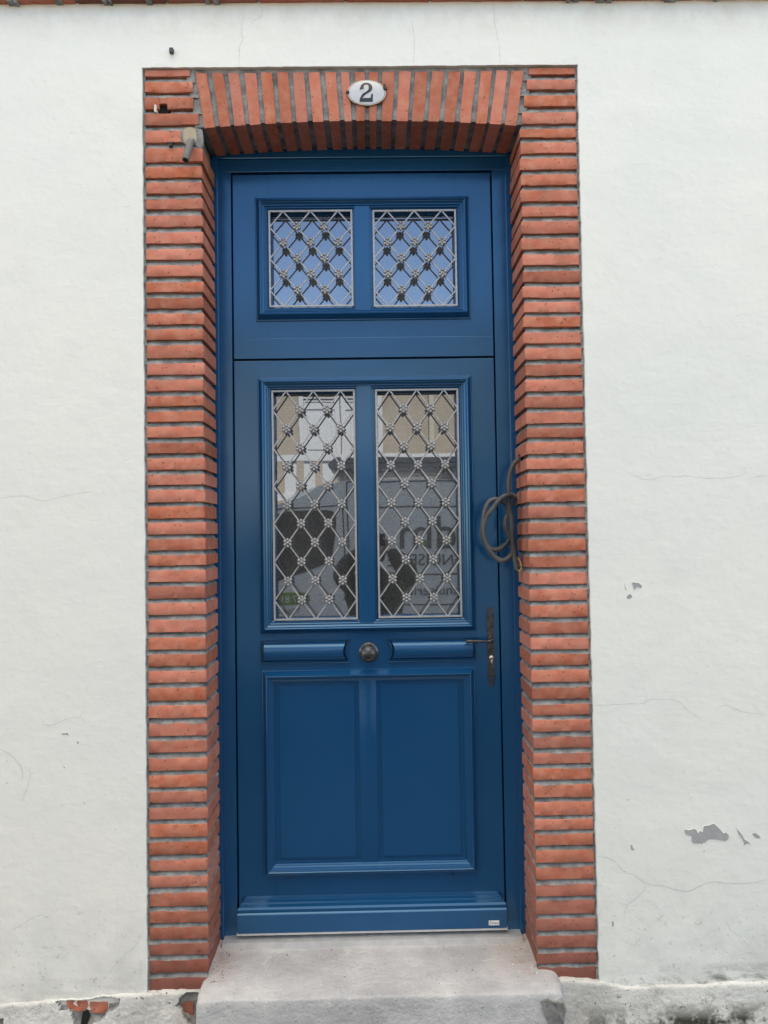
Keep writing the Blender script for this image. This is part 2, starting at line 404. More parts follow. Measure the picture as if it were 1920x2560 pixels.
HOUSE = thing('house', 'white rendered house front with red brick doorway surround and peeling plinth', 'house', (0, 0, 0))
def joint_strip(bm, path, z0, z1, seed, rec_top=.0135, rec_bot=.0015):
    """raked mortar joint: path = [(x, y, nx, ny)] with outward normals; deep under the upper brick, nearly flush on the lower one"""
    rows = []
    fr = [0, .25, .55, .8, 1.0]
    rc = [rec_bot, .0045, .0080, rec_top, rec_top+.002]
    for (x, y, nx_, ny_) in path:
        row = []
        for f, r in zip(fr, rc):
            zz = z0-.002+(z1-z0+.004)*f
            d = r+.0028*nz(x, y, zz, 32, seed)+.0012*nz(x, y, zz, 90, seed+1)
            d = max(.0006, d)
            row.append(bm.verts.new((x-nx_*d, y-ny_*d, zz)))
        rows.append(row)
    for a, b in zip(rows, rows[1:]):
        for i in range(len(fr)-1):
            f = bm.faces.new((a[i], b[i], b[i+1], a[i+1])); f.material_index = 1
def path_front_rev(xo, xi, side):
    """from the outer edge along the front, round the corner, into the reveal (side=+1: opening lies at +x)"""
    pts = []; n = 28
    for i in range(n+1): pts.append((xo+(xi-xo)*i/n, 0., 0., -1.))
    pts[-1] = (xi, 0., side*.8, -.8)
    for i in range(1, 13): pts.append((xi, REV*1.05*i/12, float(side), 0.))
    return pts

def jamb(name, CS, xo, xi, side, topends):
    bm = bmesh.new(); bm.loops.layers.float_color.new('tint')
    lo = sorted(CS); hole = None
    n = len(lo)
    for k, (z0, z1) in enumerate(CS):                      # from the top downwards
        bot = n-1-k
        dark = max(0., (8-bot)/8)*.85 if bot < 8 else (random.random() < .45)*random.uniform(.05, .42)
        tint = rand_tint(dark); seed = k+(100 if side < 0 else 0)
        if side > 0 and k in (6, n-10): tint = (0, 0, .1, 1)
        if side < 0 and k in (2, 4): tint = (0, 0, .1, 1)
        if topends and k < len(topends):
            xe = topends[k]; sl = topends[k]-(topends[k+1] if k+1 < len(topends) else topends[k]); sl *= .6
            if side > 0:
                if k == 2:                                  # brick broken out round an old bracket hole
                    h0, h1 = PX(398, 265), PX(418, 265); hz = PZ(408, 259)
                    brick_block(bm, xo+.006, h0, z0, z1, 0, .12, tint, seed)
                    brick_block(bm, h1, xe-.004-sl*0, z0, z1, 0, .12, tint, seed+1)
                    brick_block(bm, h0-.002, h1+.002, hz, z1-.0006, .0006, .12, tint, seed+2)
                else: brick_block(bm, xo+.006, xe-sl*.5, z0, z1, 0, .12, tint, seed, 0, -sl*0)
            else: brick_block(bm, xe, xo-.006, z0, z1, 0, .12, tint, seed)
            continue
        ji = random.uniform(-.002, .002)
        if side > 0:
            xe = xi+ji
            if k == 4: xe = PX(452, 340)
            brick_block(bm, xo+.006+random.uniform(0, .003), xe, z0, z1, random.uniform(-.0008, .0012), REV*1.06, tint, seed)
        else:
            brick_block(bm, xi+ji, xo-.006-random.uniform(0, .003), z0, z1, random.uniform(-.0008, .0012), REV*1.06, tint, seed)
    # mortar: core behind the faces plus a modelled joint between each pair of courses
    cs = sorted(CS, reverse=True)
    xc = xi-side*.013
    ztop = PZ(400, 171)
    box(bm, min(xo, xc), max(xo, xc), .013, REV*1.04, cs[-1][0]-.01, cs[4][1]+.02 if topends else ztop, 0, 1)
    xt = (max if side > 0 else min)(topends)+side*.02
    box(bm, min(xo, xt-side*.03), max(xo, xt-side*.03), .05, .16, cs[4][1]+.024, ztop-.002, 0, 1)
    for k in range(len(cs)-1):
        za, zb = cs[k+1][1], cs[k][0]
        if k < len(topends):
            xe = topends[min(k+1, len(topends)-1)]+side*.012
            m_ = 24
            path = [(xo+(xe-xo)*i/m_, 0., 0., -1.) for i in range(m_+1)]
            if k == 3: path = path_front_rev(xo, xi, side)
            if side > 0 and k == 2:
                i0 = [p for p in path if p[0] < PX(397, 272)]; i1 = [p for p in path if p[0] > PX(419, 272)]
                joint_strip(bm, i0, za, zb, k); joint_strip(bm, i1, za, zb, k); continue
            joint_strip(bm, path, za, zb, k+(50 if side < 0 else 0))
        else: joint_strip(bm, path_front_rev(xo, xi, side), za, zb, k+(50 if side < 0 else 0))
    # the narrow mortar margin between bricks and plaster
    nn = 120; prev = None
    for i in range(nn+1):
        zz = cs[-1][0]-.01+(ztop-cs[-1][0]+.01)*i/nn
        a = bm.verts.new((xo-side*.004, .004+.002*nz(xo, 0, zz, 30, 3), zz)); b = bm.verts.new((xo+side*(.008+.002*nz(xo, 1, zz, 40, 4)), .0045+.002*nz(xo, 2, zz, 30, 5), zz))
        if prev: bm.faces.new((prev[0], prev[1], b, a)).material_index = 1
        prev = (a, b)
    bmesh.ops.recalc_face_normals(bm, faces=bm.faces)
    return bm
SURROUND = thing('x', 'x', 'x'); bpy.data.objects.remove(SURROUND)
tl = [PX(472.8,184), PX(479,217), PX(486,257), PX(496,298)]
tr = [PX(1321.8,178), PX(1317.3,211), PX(1310.5,252), PX(1305.2,294)]
SUR_O = obj('brick_jamb', jamb('brick_jamb', LEFT, XL, OL, 1, tl), [BRICK, MORTAR], HOUSE, 40)
obj('brick_jamb', jamb('brick_jamb', RIGHT, XR, OR_, -1, tr), [BRICK, MORTAR], HOUSE, 40)

# flat arch over the door: 21 leaning voussoirs
def U(a, o, s): return [o+v/s for v in a]
vt = [(437,507),(542,613),(648,717),(750,828),(858,930),(963,1035),(1066,1138),(1168,1240),(1275,1345),(1378,1430)]
vb = [(495,562),(597,663),(690,760),(790,858),(890,960),(990,1062),(1093,1165),(1200,1268),(1307,1372),(1405,1450)]
VT = [(320+a/2.592, 320+b/2.592) for a, b in vt]+[(886,912),(922,946)]
VB = [(320+a/2.592, 320+b/2.592) for a, b in vb]+[(891,912),(924,940.5)]
vt = [(250,330),(358,435),(465,543),(570,648),(678,757),(782,860),(890,963),(990,1062),(1085,1165)]
vb = [(245,310),(340,412),(440,515),(545,615),(650,718),(750,818),(855,922),(945,1017),(1045,1117)]
VT += [(860+a/2.592, 860+b/2.592) for a, b in vt]; VB += [(860+a/2.592, 860+b/2.592) for a, b in vb]
ZAT = .5*(PZ(600,178)+PZ(1250,173))
ZS = .5*(PZ(505,322)+PZ(1298,312)); ZC = PZ(905,301.5)
def intrados(x):
    c_ = .5*(OL+OR_); h_ = .5*(OR_-OL); return ZS+(ZC-ZS)*max(0, 1-((x-c_)/h_)**2)
bm = bmesh.new(); bm.loops.layers.float_color.new('tint')
def vous(a, b, c_, d_, tint, seed, mi=0, rec=0., ny=6):
    """a,b: x at top; c_,d_: x at the bottom; a block leaning with the arch"""
    nzv, nxv = 12, 4; ys = [0, .006, .06, .13, REV*1.05]; g = {}
    def vert(i, j, k):
        if (i, j, k) in g: return g[(i, j, k)]
        fz = k/nzv; fx = i/nxv
        xl = c_+(a-c_)*fz; xr = d_+(b-d_)*fz; x = xl+(xr-xl)*fx
        zb_ = intrados(x)+rec; zz = zb_+(ZAT-zb_)*fz; y = ys[j]+rec
        if mi == 0:
            if i in (0, nxv): x += .0018*nz(seed, y, zz, 22, seed)
            if j == 0 and (i in (0, nxv) or k in (0, nzv)): y += .0016
            if k == 0: zz += .0012*nz(x, y, seed, 25, seed)
            if j == 0: y += .001*nz(x, seed, zz, 18, seed)
            if k == nzv: zz -= .004+.004*nz(x, seed, 0, 30, seed)
        else:
            y += .0035*nz(x, y, zz, 28, seed)*(j == 0); zz += .002*nz(x, y, zz, 28, seed)*(k == 0)
        g[(i, j, k)] = bm.verts.new((x, y, zz)); return g[(i, j, k)]
    fs = []
    NY = len(ys)-1
    for i in range(nxv):
        for k in range(nzv): fs.append(bm.faces.new((vert(i,0,k), vert(i+1,0,k), vert(i+1,0,k+1), vert(i,0,k+1))))
        for j in range(NY):
            fs.append(bm.faces.new((vert(i,j,0), vert(i,j+1,0), vert(i+1,j+1,0), vert(i+1,j,0))))
            fs.append(bm.faces.new((vert(i,j,nzv), vert(i+1,j,nzv), vert(i+1,j+1,nzv), vert(i,j+1,nzv))))
    for j in range(NY):
        for k in range(nzv):
            fs.append(bm.faces.new((vert(0,j,k), vert(0,j,k+1), vert(0,j+1,k+1), vert(0,j+1,k))))
            fs.append(bm.faces.new((vert(nxv,j,k), vert(nxv,j+1,k), vert(nxv,j+1,k+1), vert(nxv,j,k+1))))
    for f in fs: f.material_index = mi
    paint_tint(bm, fs, tint)
vx = []
for i, ((a, b), (c_, d_)) in enumerate(zip(VT, VB)):
    q = (PX(a,178), PX(b,178), PX(c_,308), PX(d_,308)); vx.append(q)
    vous(*q, rand_tint(random.choice((0, 0, .1, .22)), .35), 300+i)
for i, (p, q) in enumerate(zip(vx, vx[1:])): vous(p[1]-.002, q[0]+.002, p[3]-.002, q[2]+.002, (0,0,0,1), 400+i, 1, .007)
q = vx[0]; vous(tl[0]-.012, q[0]+.002, PX(497,308)-.012, q[2]+.002, (0,0,0,1), 430, 1, .006)
q = vx[-1]; vous(q[1]-.002, tr[0]+.012, q[3]-.002, PX(1304,308)+.012, (0,0,0,1), 431, 1, .006)
# dark rough mortar line under the plaster edge
prev = None
for i in range(161):
    x = XL+(XR-XL)*i/160
    a = bm.verts.new((x, .006+.002*nz(x,0,0,40), ZT+.004)); b = bm.verts.new((x, .007+.003*nz(x,1,0,40), ZAT-.008-.004*nz(x,2,0,30)))
    if prev: bm.faces.new((prev[1], b, a, prev[0])).material_index = 1
    prev = (a, b)
obj('flat_arch', bm, [BRICK, MORTAR], HOUSE, 40)

# old bracket hole, filler patch, anchor
bm = bmesh.new()
h = [PX(398,265), PX(418,265), PZ(408,279), PZ(408,259)]
box(bm, h[0]-.001, h[1]+.001, .012, .049, h[2]-.006, h[3]+.004)
obj('bracket_hole', bm, HOLESHADE, HOUSE)  # black block set in the hole to give its shaded depth
bm = bmesh.new()
for (a, b, c_, d_) in ((387,263,392,281),):
    p0, p1 = P(a, d_), P(c_, b)
    vs_ = box(bm, p0.x, p1.x, -.005, .02, p0.z, p1.z, .0015)
bmesh.ops.subdivide_edges(bm, edges=bm.edges[:], cuts=1)
for v in bm.verts: v.co += V((.004*nz(*v.co, 90, 1), .003*nz(*v.co, 90, 2), .004*nz(*v.co, 90, 3)))
obj('bracket_hole_rim', bm, LIME, HOUSE)
def blob(pts, y0, y1, mat, name, parent, seed=0, bevel=.003):
    bm = bmesh.new(); prism(bm, [(PX(*p), PZ(*p)) for p in pts], y0, y1)
    bmesh.ops.triangulate(bm, faces=[f for f in bm.faces if len(f.verts) > 4])
    bmesh.ops.subdivide_edges(bm, edges=bm.edges[:], cuts=2, use_grid_fill=True)
    for v in bm.verts:
        v.co += V((.0015*nz(*v.co, 50, seed), .0016*nz(*v.co, 55, seed+1), .0015*nz(*v.co, 50, seed+2)))
    return obj(name, bm, mat, parent, 50)
blob([(452,322),(470,318),(490,320),(505,324),(507,345),(506,366),(500,372),(485,360),(472,366),(462,358),(452,354)], .0005, .02, MORTAR, 'mortar_patch', HOUSE, 4)
blob([(458,328),(465,321),(476,319),(489,324),(492,340),(491,358),(478,362),(466,364),(459,352)], -.003, .01, FOAM, 'filler_patch', HOUSE, 8)

# ------------------------------------------------------------------ plaster wall, brick course, plinth
YP = -.007
PB = .5*(PZ(150,2500)+PZ(1700,2460))             # top of plinth
CT = .5*(PZ(60,12)+PZ(1860,10))                 # underside of the brick course
LX, RX = -9.0, 9.0
bm = bmesh.new()
def jag(p, q, n, s):                             # an uneven plaster edge
    out = []
    for i in range(n):
        f = i/n; x = p[0]+(q[0]-p[0])*f; zz = p[1]+(q[1]-p[1])*f
        d = s*(nz(x, 3, zz, 30, 2)+.6*nz(x, 1, zz, 85, 6))
        out.append((x+d, zz) if abs(p[0]-q[0]) < abs(p[1]-q[1]) else (x, zz+d*.7))
    return out
lft = jag((XL, PB-.03), (XL, ZT), 160, .0028); top = jag((XL, ZT), (XR, ZT), 120, .002); rgt = jag((XR, ZT), (XR, PB-.03), 160, .0028)
hz_ = CT+.06
sheet(bm, [(LX, PB-.03)]+lft+top+rgt+[(XR, PB-.03), (RX, PB-.03), (RX, hz_), (LX, hz_)], YP)
border = lft+top+rgt+[(XR, PB-.03)]
for (a, b) in zip(border, border[1:]):            # thickness of the coat, seen at the bricks
    va = [bm.verts.new((a[0], YP, a[1])), bm.verts.new((b[0], YP, b[1])), bm.verts.new((b[0], .012, b[1])), bm.verts.new((a[0], .012, a[1]))]
    bm.faces.new(va)
def ribbon(pts, wpx=.9, mi=1):
    pp = [V((PX(*p, YP), 0, PZ(*p, YP))) for p in pts]; wd = wpx*.00126
    rs = resample(catmull(pp, 5), .006); prev = None
    for i, p in enumerate(rs):
        t = (rs[min(i+1, len(rs)-1)]-rs[max(0, i-1)]).normalized(); n_ = V((-t.z, 0, t.x))
        p = p+n_*(.0022*nz(p.x, 0, p.z, 70, 5)); f = min(1, i/4, (len(rs)-1-i)/4)
        ww = wd*(.35+.65*f)*(.75+.6*abs(nz(p.x, 5, p.z, 60, 9)))/2
        a = bm.verts.new((p.x+n_.x*ww, YP-.0005, p.z+n_.z*ww)); b = bm.verts.new((p.x-n_.x*ww, YP-.0005, p.z-n_.z*ww))
        if prev: bm.faces.new((prev[0], a, b, prev[1])).material_index = mi
        prev = (a, b)
def C(x0, y0, s, pts): return [(x0+a/s, y0+b/s) for a, b in pts]
cr = [C(0,0,2.592,[(1580,90),(1575,150),(1565,215),(1572,255),(1555,300),(1550,380),(1549,435)]),
 C(640,0,2.592,[(45,15),(40,60),(38,100),(0,125),(-30,150),(-55,185)]),
 C(640,0,2.592,[(1005,130),(1020,200),(1027,300),(1018,430)]),
 C(640,0,2.592,[(1535,20),(1545,130),(1560,220),(1580,330),(1580,420)]),
 C(1440,1100,3.16,[(380,250),(450,275),(500,300),(580,318),(640,300),(710,282),(800,290),(860,282),(960,295),(1050,300),(1200,298),(1290,282),(1360,250)]),
 C(1440,1100,3.16,[(1380,298),(1450,290),(1515,292)]),
 C(1440,1100,3.16,[(100,2100),(400,2085),(520,2080),(580,2052),(650,2045),(800,2062),(850,2100),(900,2150),(1000,2205)]),
 C(1440,1100,3.16,[(1110,2130),(1160,2095),(1200,2100),(1290,2140),(1400,2160),(1500,2170)]),
 C(0,1700,4.1475,[(430,440),(480,465),(540,468),(600,445),(660,415),(760,385),(830,375),(890,300)]),
 C(0,1700,4.1475,[(830,375),(870,420),(900,465)]),
 C(0,1700,4.1475,[(310,900),(312,990),(290,1100),(250,1200),(205,1280)]),
 C(0,2100,2.074,[(560,700),(620,620),(690,560),(740,490)]), C(0,2100,2.074,[(720,600),(730,660),(728,740)]),
 C(0,2100,2.074,[(30,480),(110,440),(200,390),(250,400)]),
 C(350,460,5.5286,[(-250,300),(-180,320),(-90,290)]), [(0,1245),(60,1240),(110,1252),(170,1238),(240,1228)],
 C(1120,2000,2.074,[(1440,625),(1470,680),(1520,710),(1560,760),(1600,800)]), C(1120,2000,2.074,[(870,510),(900,540),(930,545),(915,580),(915,620)])]
for p in cr: ribbon(p, .75)
for p in (C(0,1700,4.1475,[(0,710),(60,740),(130,795),(180,850),(220,910),(235,980),(220,1050)]),
 C(1120,2000,2.074,[(770,290),(850,310),(920,375),(960,385),(1040,438),(1110,445),(1200,470),(1260,470),(1300,450),(1370,425),(1480,432),(1580,430),(1650,410)]),
 C(1120,2000,2.074,[(1030,440),(1010,475),(980,505),(920,550)])): ribbon(p, 1.1)
def patch(pts, mi=2, off=.0006):
    ff = sheet(bm, [(PX(*p, YP), PZ(*p, YP)) for p in pts], YP-off, mi)
    if len(pts) > 6: tube(bm, resample([V((PX(*p, YP), YP-.0004, PZ(*p, YP))) for p in pts+pts[:1]], .004), lambda i: .0009+.0004*sin(i*2.1), 5, False, 0)
c5 = lambda pts: C(1640,2000,5.925,pts); c4 = lambda pts: C(1440,1100,3.16,pts); c7 = lambda pts: C(1120,2000,2.074,pts)
patch(c5([(420,430),(490,445),(560,422),(595,435),(620,490),(650,450),(690,475),(700,385),(780,372),(860,345),(940,420),(1000,490),(1040,475),(1085,530),(1070,590),(1030,615),(900,600),(800,590),(750,610),(740,635),(700,640),(690,655),(550,650),(522,610),(522,545),(450,520),(420,470)]))
patch(c5([(1190,398),(1230,460),(1280,520),(1310,580),(1380,620),(1410,670),(1370,650),(1300,678),(1285,675),(1300,640),(1270,575),(1210,490)]))
patch(c5([(1420,505),(1470,488),(1530,530),(1550,570),(1480,565)]))
patch(c4([(440,1122),(500,1130),(525,1155),(515,1175),(480,1165),(460,1188),(445,1150)])); patch(c4([(400,1250),(405,1230),(430,1215),(445,1240),(420,1257)]))
patch(c4([(380,1130),(390,1165),(400,1190),(388,1180)])); patch(c7([(947,232),(955,232),(958,250),(968,256),(960,262),(948,255)]))
patch(C(0,1700,4.1475,[(635,545),(670,550),(700,542),(715,558),(710,578),(680,572),(640,570)])); patch(C(0,1700,4.1475,[(800,640),(815,635),(815,660),(798,660)]))
patch(c7([(850,627),(858,630),(860,650),(855,660),(850,650)]))
rnd = random.Random(3)
for i in range(120):                              # pinholes and specks in the paint
    px = rnd.choice((rnd.uniform(5, 350), rnd.uniform(1500, 1915))); py = rnd.uniform(60, 2440) if i % 3 else rnd.uniform(1900, 2440); r = rnd.uniform(.5, 1.6)*(1 if i % 6 else 1.7)
    an = rnd.uniform(0, pi)
    patch([(px+r*cos(t)*cos(an)-.45*r*sin(t)*sin(an), py+r*cos(t)*sin(an)+.45*r*sin(t)*cos(an)) for t in (0, 1.05, 2.1, 3.14, 4.2, 5.2)], rnd.choice((2, 2, 3)))
obj('plaster_wall', bm, [PLASTER, CRACK, GREYCOAT, HARDCRACK], HOUSE)

# upper house: string course of bricks, wall above, roof slab (shades the street)
bm = bmesh.new(); bm.loops.layers.float_color.new('tint')
x = LX; i = 0
while x < RX:
    L = random.uniform(.26, .30); t = rand_tint(random.choice((.5, .7, .2, .9)) if -1.0 < x < .6 else random.uniform(0, .5), .5)
    brick_block(bm, x, min(RX, x+L), CT+.002, CT+.045, -.035+random.uniform(-.002,.002), .08, t, 600+i); x += L+.009; i += 1
box(bm, LX, RX, -.028, .08, CT+.006, CT+.05, 0, 1)
# torn mortar and old fixings along its lower edge
for px, wv, hv in ((30,14,5),(44,9,9),(150,16,3),(265,10,5),(279,7,6),(375,14,4),(520,10,4),(542,16,5),(1420,9,8),(1440,12,4),(1500,20,6),(1522,14,9),(1675,30,6),(1790,8,6)):
    p = P(px, 11, -.01); q = wv*.00127/2
    box(bm, p.x-q, p.x+q, -.03, .0, CT-hv*.0007, CT+.005, .001, 1)
for v in bm.verts:
    if v.co.z < CT+.001: v.co += V((.003*nz(*v.co, 80, 1), 0, .002*nz(*v.co, 90, 2)))
obj('brick_string_course', bm, [BRICK, MORTAR], HOUSE, 40)
bm = bmesh.new()
box(bm, LX, RX, -.006, .35, CT+.05, 8.5)
box(bm, LX, RX, .35, 9.0, -.2, 8.5)                          # body of the house behind
box(bm, LX, XL-.002, .013, .34, -.2, CT+.049); box(bm, XR+.002, RX, .013, .34, -.2, CT+.049)
box(bm, XL-.001, XR+.001, REV*1.07, .34, ZS+.06, CT+.049)
obj('upper_wall', bm, PLASTER, HOUSE)
bm = bmesh.new(); box(bm, LX-.1, RX+.1, -.35, 9.3, 8.5, 8.7)
obj('roof', bm, BRICK, HOUSE)

SX0, SX1 = PX(488,2500,-.1), PX(1418,2490,-.1)             # the step's sides
bm = bmesh.new()
c6 = lambda pts: C(0,2100,2.074,pts)
def to_xz(pts, y=-.02): return [(PX(*p, y), PZ(*p, y)) for p in pts]
LOSS = [to_xz(c6([(285,845),(330,825),(450,822),(560,820),(625,840),(610,870),(560,890),(545,925),(490,945),(440,1000),(400,1000),(370,910),(345,875),(300,860)])),
        to_xz(c6([(935,830),(960,800),(1000,795),(1030,800),(1060,850),(1080,950),(1080,1005),(1000,985),(960,930),(940,890),(910,860)])),
        to_xz(c6([(-60,930),(15,925),(20,960),(15,1000),(-60,1000)]))]
def inside(x, zz, poly):
    c_ = False; j = len(poly)-1
    for i in range(len(poly)):
        (xi, zi), (xj, zj) = poly[i], poly[j]
        if (zi > zz) != (zj > zz) and x < (xj-xi)*(zz-zi)/(zj-zi)+xi: c_ = not c_
        j = i
    return c_
pts_ = [(P(a, b, -.012).x, P(a, b, -.012).z) for a, b in ((0,2510),(150,2500),(366,2482),(450,2480),(540,2478),(1350,2452),(1420,2450),(1498,2455),(1602,2467),(1760,2460),(1920,2453))]
def topz(x):
    if x <= pts_[0][0]: return pts_[0][1]
    for (xa_, za_), (xb_, zb_) in zip(pts_, pts_[1:]):
        if x <= xb_: return za_+(zb_-za_)*(x-xa_)/(xb_-xa_)
    return pts_[-1][1]
def plinth(xa, xb, seed):
    prof = [(.03, .0), (.01, .0), (-.006, .0), (-.0105, -.0008), (-.0135, -.003), (-.0145, -.008), (-.015, -.014)]+[(-.0155-.0002*k, -.028-.0025*k) for k in range(60)]+[(-.029, -.20), (-.032, -.32)]
    xs = []; x = xa
    while x < xb:
        xs.append(x); x += .0025 if -1.30 < x < -.45 else (.005 if -1.35 < x < 1.35 else .03)
    xs.append(xb); prev = None
    for xx in xs:
        row = []
        jg = .006*nz(xx, 0, 0, 9, seed)+.003*nz(xx, 0, 0, 40, seed)+.0015*nz(xx, 0, 0, 110, seed)
        for k, (y, dz) in enumerate(prof):
            zz = topz(xx)+dz+jg*(1 if k < 6 else .3)
            yy = YP+.004+y-(k > 1)*(.0020*nz(xx, zz, 0, 16, seed)+.0014*nz(xx, zz, 2, 75, seed))
            hit = k > 3 and any(inside(xx+.004*nz(xx, zz, 0, 33, 4), zz+.004*nz(xx, zz, 1, 33, 4), L) for L in LOSS)
            if hit: yy += .014+.004*nz(xx, zz, 3, 45, 8)
            row.append((bm.verts.new((xx, yy, zz)), hit))
        if prev:
            for k in range(len(prof)-1):
                q = (prev[k], row[k], row[k+1], prev[k+1]); f = bm.faces.new([v for v, h_ in q])
                if sum(h_ for v, h_ in q) >= 2: f.material_index = 1
        prev = row
plinth(LX, SX0+.03, 3); plinth(SX1-.06, RX, 9)
PLN = obj('plinth', bm, [PLINTH, MORTAR], HOUSE, 60)
def shard(pts, y, tint):
    bm = bmesh.new(); bm.loops.layers.float_color.new('tint'); prism(bm, to_xz(pts, y), y, y+.03)
    bmesh.ops.triangulate(bm, faces=[f for f in bm.faces if len(f.verts) > 4])
    bmesh.ops.subdivide_edges(bm, edges=bm.edges[:], cuts=3, use_grid_fill=True)
    for v in bm.verts: v.co += V((.003*nz(*v.co, 50, 1), .005*nz(*v.co, 40, 2), .003*nz(*v.co, 50, 3)))
    paint_tint(bm, bm.faces[:], tint); obj('bare_brick', bm, BRICK, HOUSE)
shard(c6([(345,835),(455,835),(462,860),(440,885),(400,890),(360,870)]), -.0085, (.1,.3,.8,1))
shard(c6([(470,840),(555,838),(560,870),(540,895),(480,895),(465,865)]), -.0085, (.2,.2,.8,1))
shard(c6([(940,850),(1000,838),(1006,905),(985,920),(950,890)]), -.0085, (.3,.7,.6,1))
bm = bmesh.new(); prism(bm, to_xz(c6([(430,890),(452,880),(466,905),(460,935),(440,990),(415,995),(422,930)]), -.0095), -.0095, .02); obj('plinth_crevice', bm, HOLESHADE, HOUSE)

# ------------------------------------------------------------------ concrete door step
ZTH = PZ(900, 2352, .17)                                  # step surface at the threshold
ZN = PZ(900, 2490, -.10)
bm = bmesh.new(); dl = bm.loops.layers.float_color.new('dust')
xa, xb = SX0, SX1; NXS, NYS = 110, 40; rows = []
prof = []
for j in range(25): prof.append((.30-(.38)*j/24, None))    # top, from the door out
prof += [(-.098, 'n1'), (-.1035, 'n2'), (-.1055, 'n3'), (-.106, -.03), (-.107, -.06), (-.108, -.10), (-.109, -.15), (-.11, -.25)]
prev = None
for i in range(NXS+1):
    x = xa+(xb-xa)*i/NXS; row = []
    e0 = min(1, (x-xa)/.03); e1 = min(1, (xb-x)/.05)
    round_ = (1-math.sqrt(max(0, 1-(1-e1)**2)))*.05+(1-math.sqrt(max(0, 1-(1-e0)**2)))*.02
    for (y, zv) in prof:
        f = (y-.17)/(-.10-.17)
        ztop = ZTH+(ZN-ZTH)*max(0, f)+.004*nz(x, y, 0, 5, 1)+.0022*nz(x, y, 0, 17, 2)
        if y > .02:                                       # cement dragged up against the reveals
            ztop += .010*max(0, 1-(x-OL)/.05)**2*(x > OL-.02)+.010*max(0, 1-(OR_-x)/.06)**2
        ridge = .004*math.exp(-((y-.08-.01*nz(x, 0, 0, 6, 4))/.006)**2)+.003*math.exp(-((y+.055-.006*nz(x, 0, 0, 9, 7))/.006)**2)
        ztop += ridge*(.4+nz(x, 0, 0, 14, 8))
        yy = y; zz = ztop
        if zv == 'n1': zz = ZN-.0005+.0025*nz(x, 0, 0, 25, 3)
        elif zv == 'n2': zz = ZN-.0025+.003*nz(x, 0, 0, 25, 3)
        elif zv == 'n3': zz = ZN-.008+.003*nz(x, 0, 0, 25, 6)
        elif zv is not None: zz = ZN+zv
        if zv is not None: yy += .003*nz(x, zz, 0, 14, 5)
        zz -= round_*(.5 if zv is None else 1) if y < .0 else 0
        if y < 0: yy += round_*.8
        row.append(bm.verts.new((x, yy, zz)))
    if prev:
        for k in range(len(prof)-1): bm.faces.new((prev[k], row[k], row[k+1], prev[k+1]))
    else: first = row
    prev = row
for rw in (first, prev):
    b = [bm.verts.new((v.co.x, v.co.y, -.2)) for v in rw]
    for k in range(len(rw)-1): bm.faces.new((rw[k], rw[k+1], b[k+1], b[k]))
for f in bm.faces:
    for lp in f.loops:
        c_ = lp.vert.co
        dd = max(0, 1-abs(c_.x-OL-.02)/.09)*(c_.y > -.04)+max(0, 1-abs(c_.x-OR_+.03)/.15)*(c_.y > -.06)
        dd = min(1, dd)*max(0, min(1, (c_.y+.06)/.08)); lp[dl] = (dd, dd, dd, 1)
STEP = obj('door_step', bm, CONC, None, 60)
tag(STEP, 'worn grey concrete door step with sloping top below the blue door', 'door step')
# broken corner of the step, coarse concrete with drips
bm = bmesh.new()
for (pts, y) in ((c7([(485,1048),(520,1040),(560,1050),(600,1048),(612,1070),(605,1130),(600,1175),(520,1175),(505,1110)]), -.1125),):
    prism(bm, [(PX(*p, y), PZ(*p, y)) for p in pts], y, y+.03)
bmesh.ops.triangulate(bm, faces=bm.faces[:]); bmesh.ops.subdivide_edges(bm, edges=bm.edges[:], cuts=5, use_grid_fill=True)
for v in bm.verts: v.co += V((.004*nz(*v.co, 40, 1), .009*nz(v.co.x*2.2, v.co.y, v.co.z*.7, 45, 2), .004*nz(*v.co, 40, 3)))
obj('broken_corner', bm, MORTAR, STEP, 50)
bm = bmesh.new(); rr = random.Random(5)                   # grit swept into the corners
for i in range(90):
    sd_ = rr.random()
    if sd_ < .5: x = OL+abs(rr.gauss(0, .04))+.005; y = rr.uniform(-.03, .16)
    elif sd_ < .8: x = OR_-abs(rr.gauss(0, .04))-.005; y = rr.uniform(-.03, .16)
    else: x = rr.uniform(OL+.05, OR_-.05); y = rr.uniform(-.07, .16)
    f = (y-.17)/(-.27); zz = ZTH+(ZN-ZTH)*f+.004*nz(x, y, 0, 5, 1)+.0022*nz(x, y, 0, 17, 2)
    if y > .02: zz += .010*max(0, 1-(x-OL)/.05)**2+.010*max(0, 1-(OR_-x)/.06)**2
    r = rr.uniform(.0008, .0028); mi = rr.choice((0, 0, 1, 2))
    ret = bmesh.ops.create_icosphere(bm, subdivisions=1, radius=r)
    for v in ret['verts']: v.co = V((v.co.x*rr.uniform(.7, 1.6), v.co.y, v.co.z*.7))+V((x, y, zz+r*.3))
    for f_ in {f_ for v in ret['verts'] for f_ in v.link_faces}: f_.material_index = mi
g = obj('grit', bm, [MORTAR, LIME, plain('brick_crumb', (.30, .12, .085), .9)], None)
g['kind'] = 'stuff'; g['label'] = 'loose mortar and brick crumbs scattered on the step by the jambs'; g['category'] = 'grit'

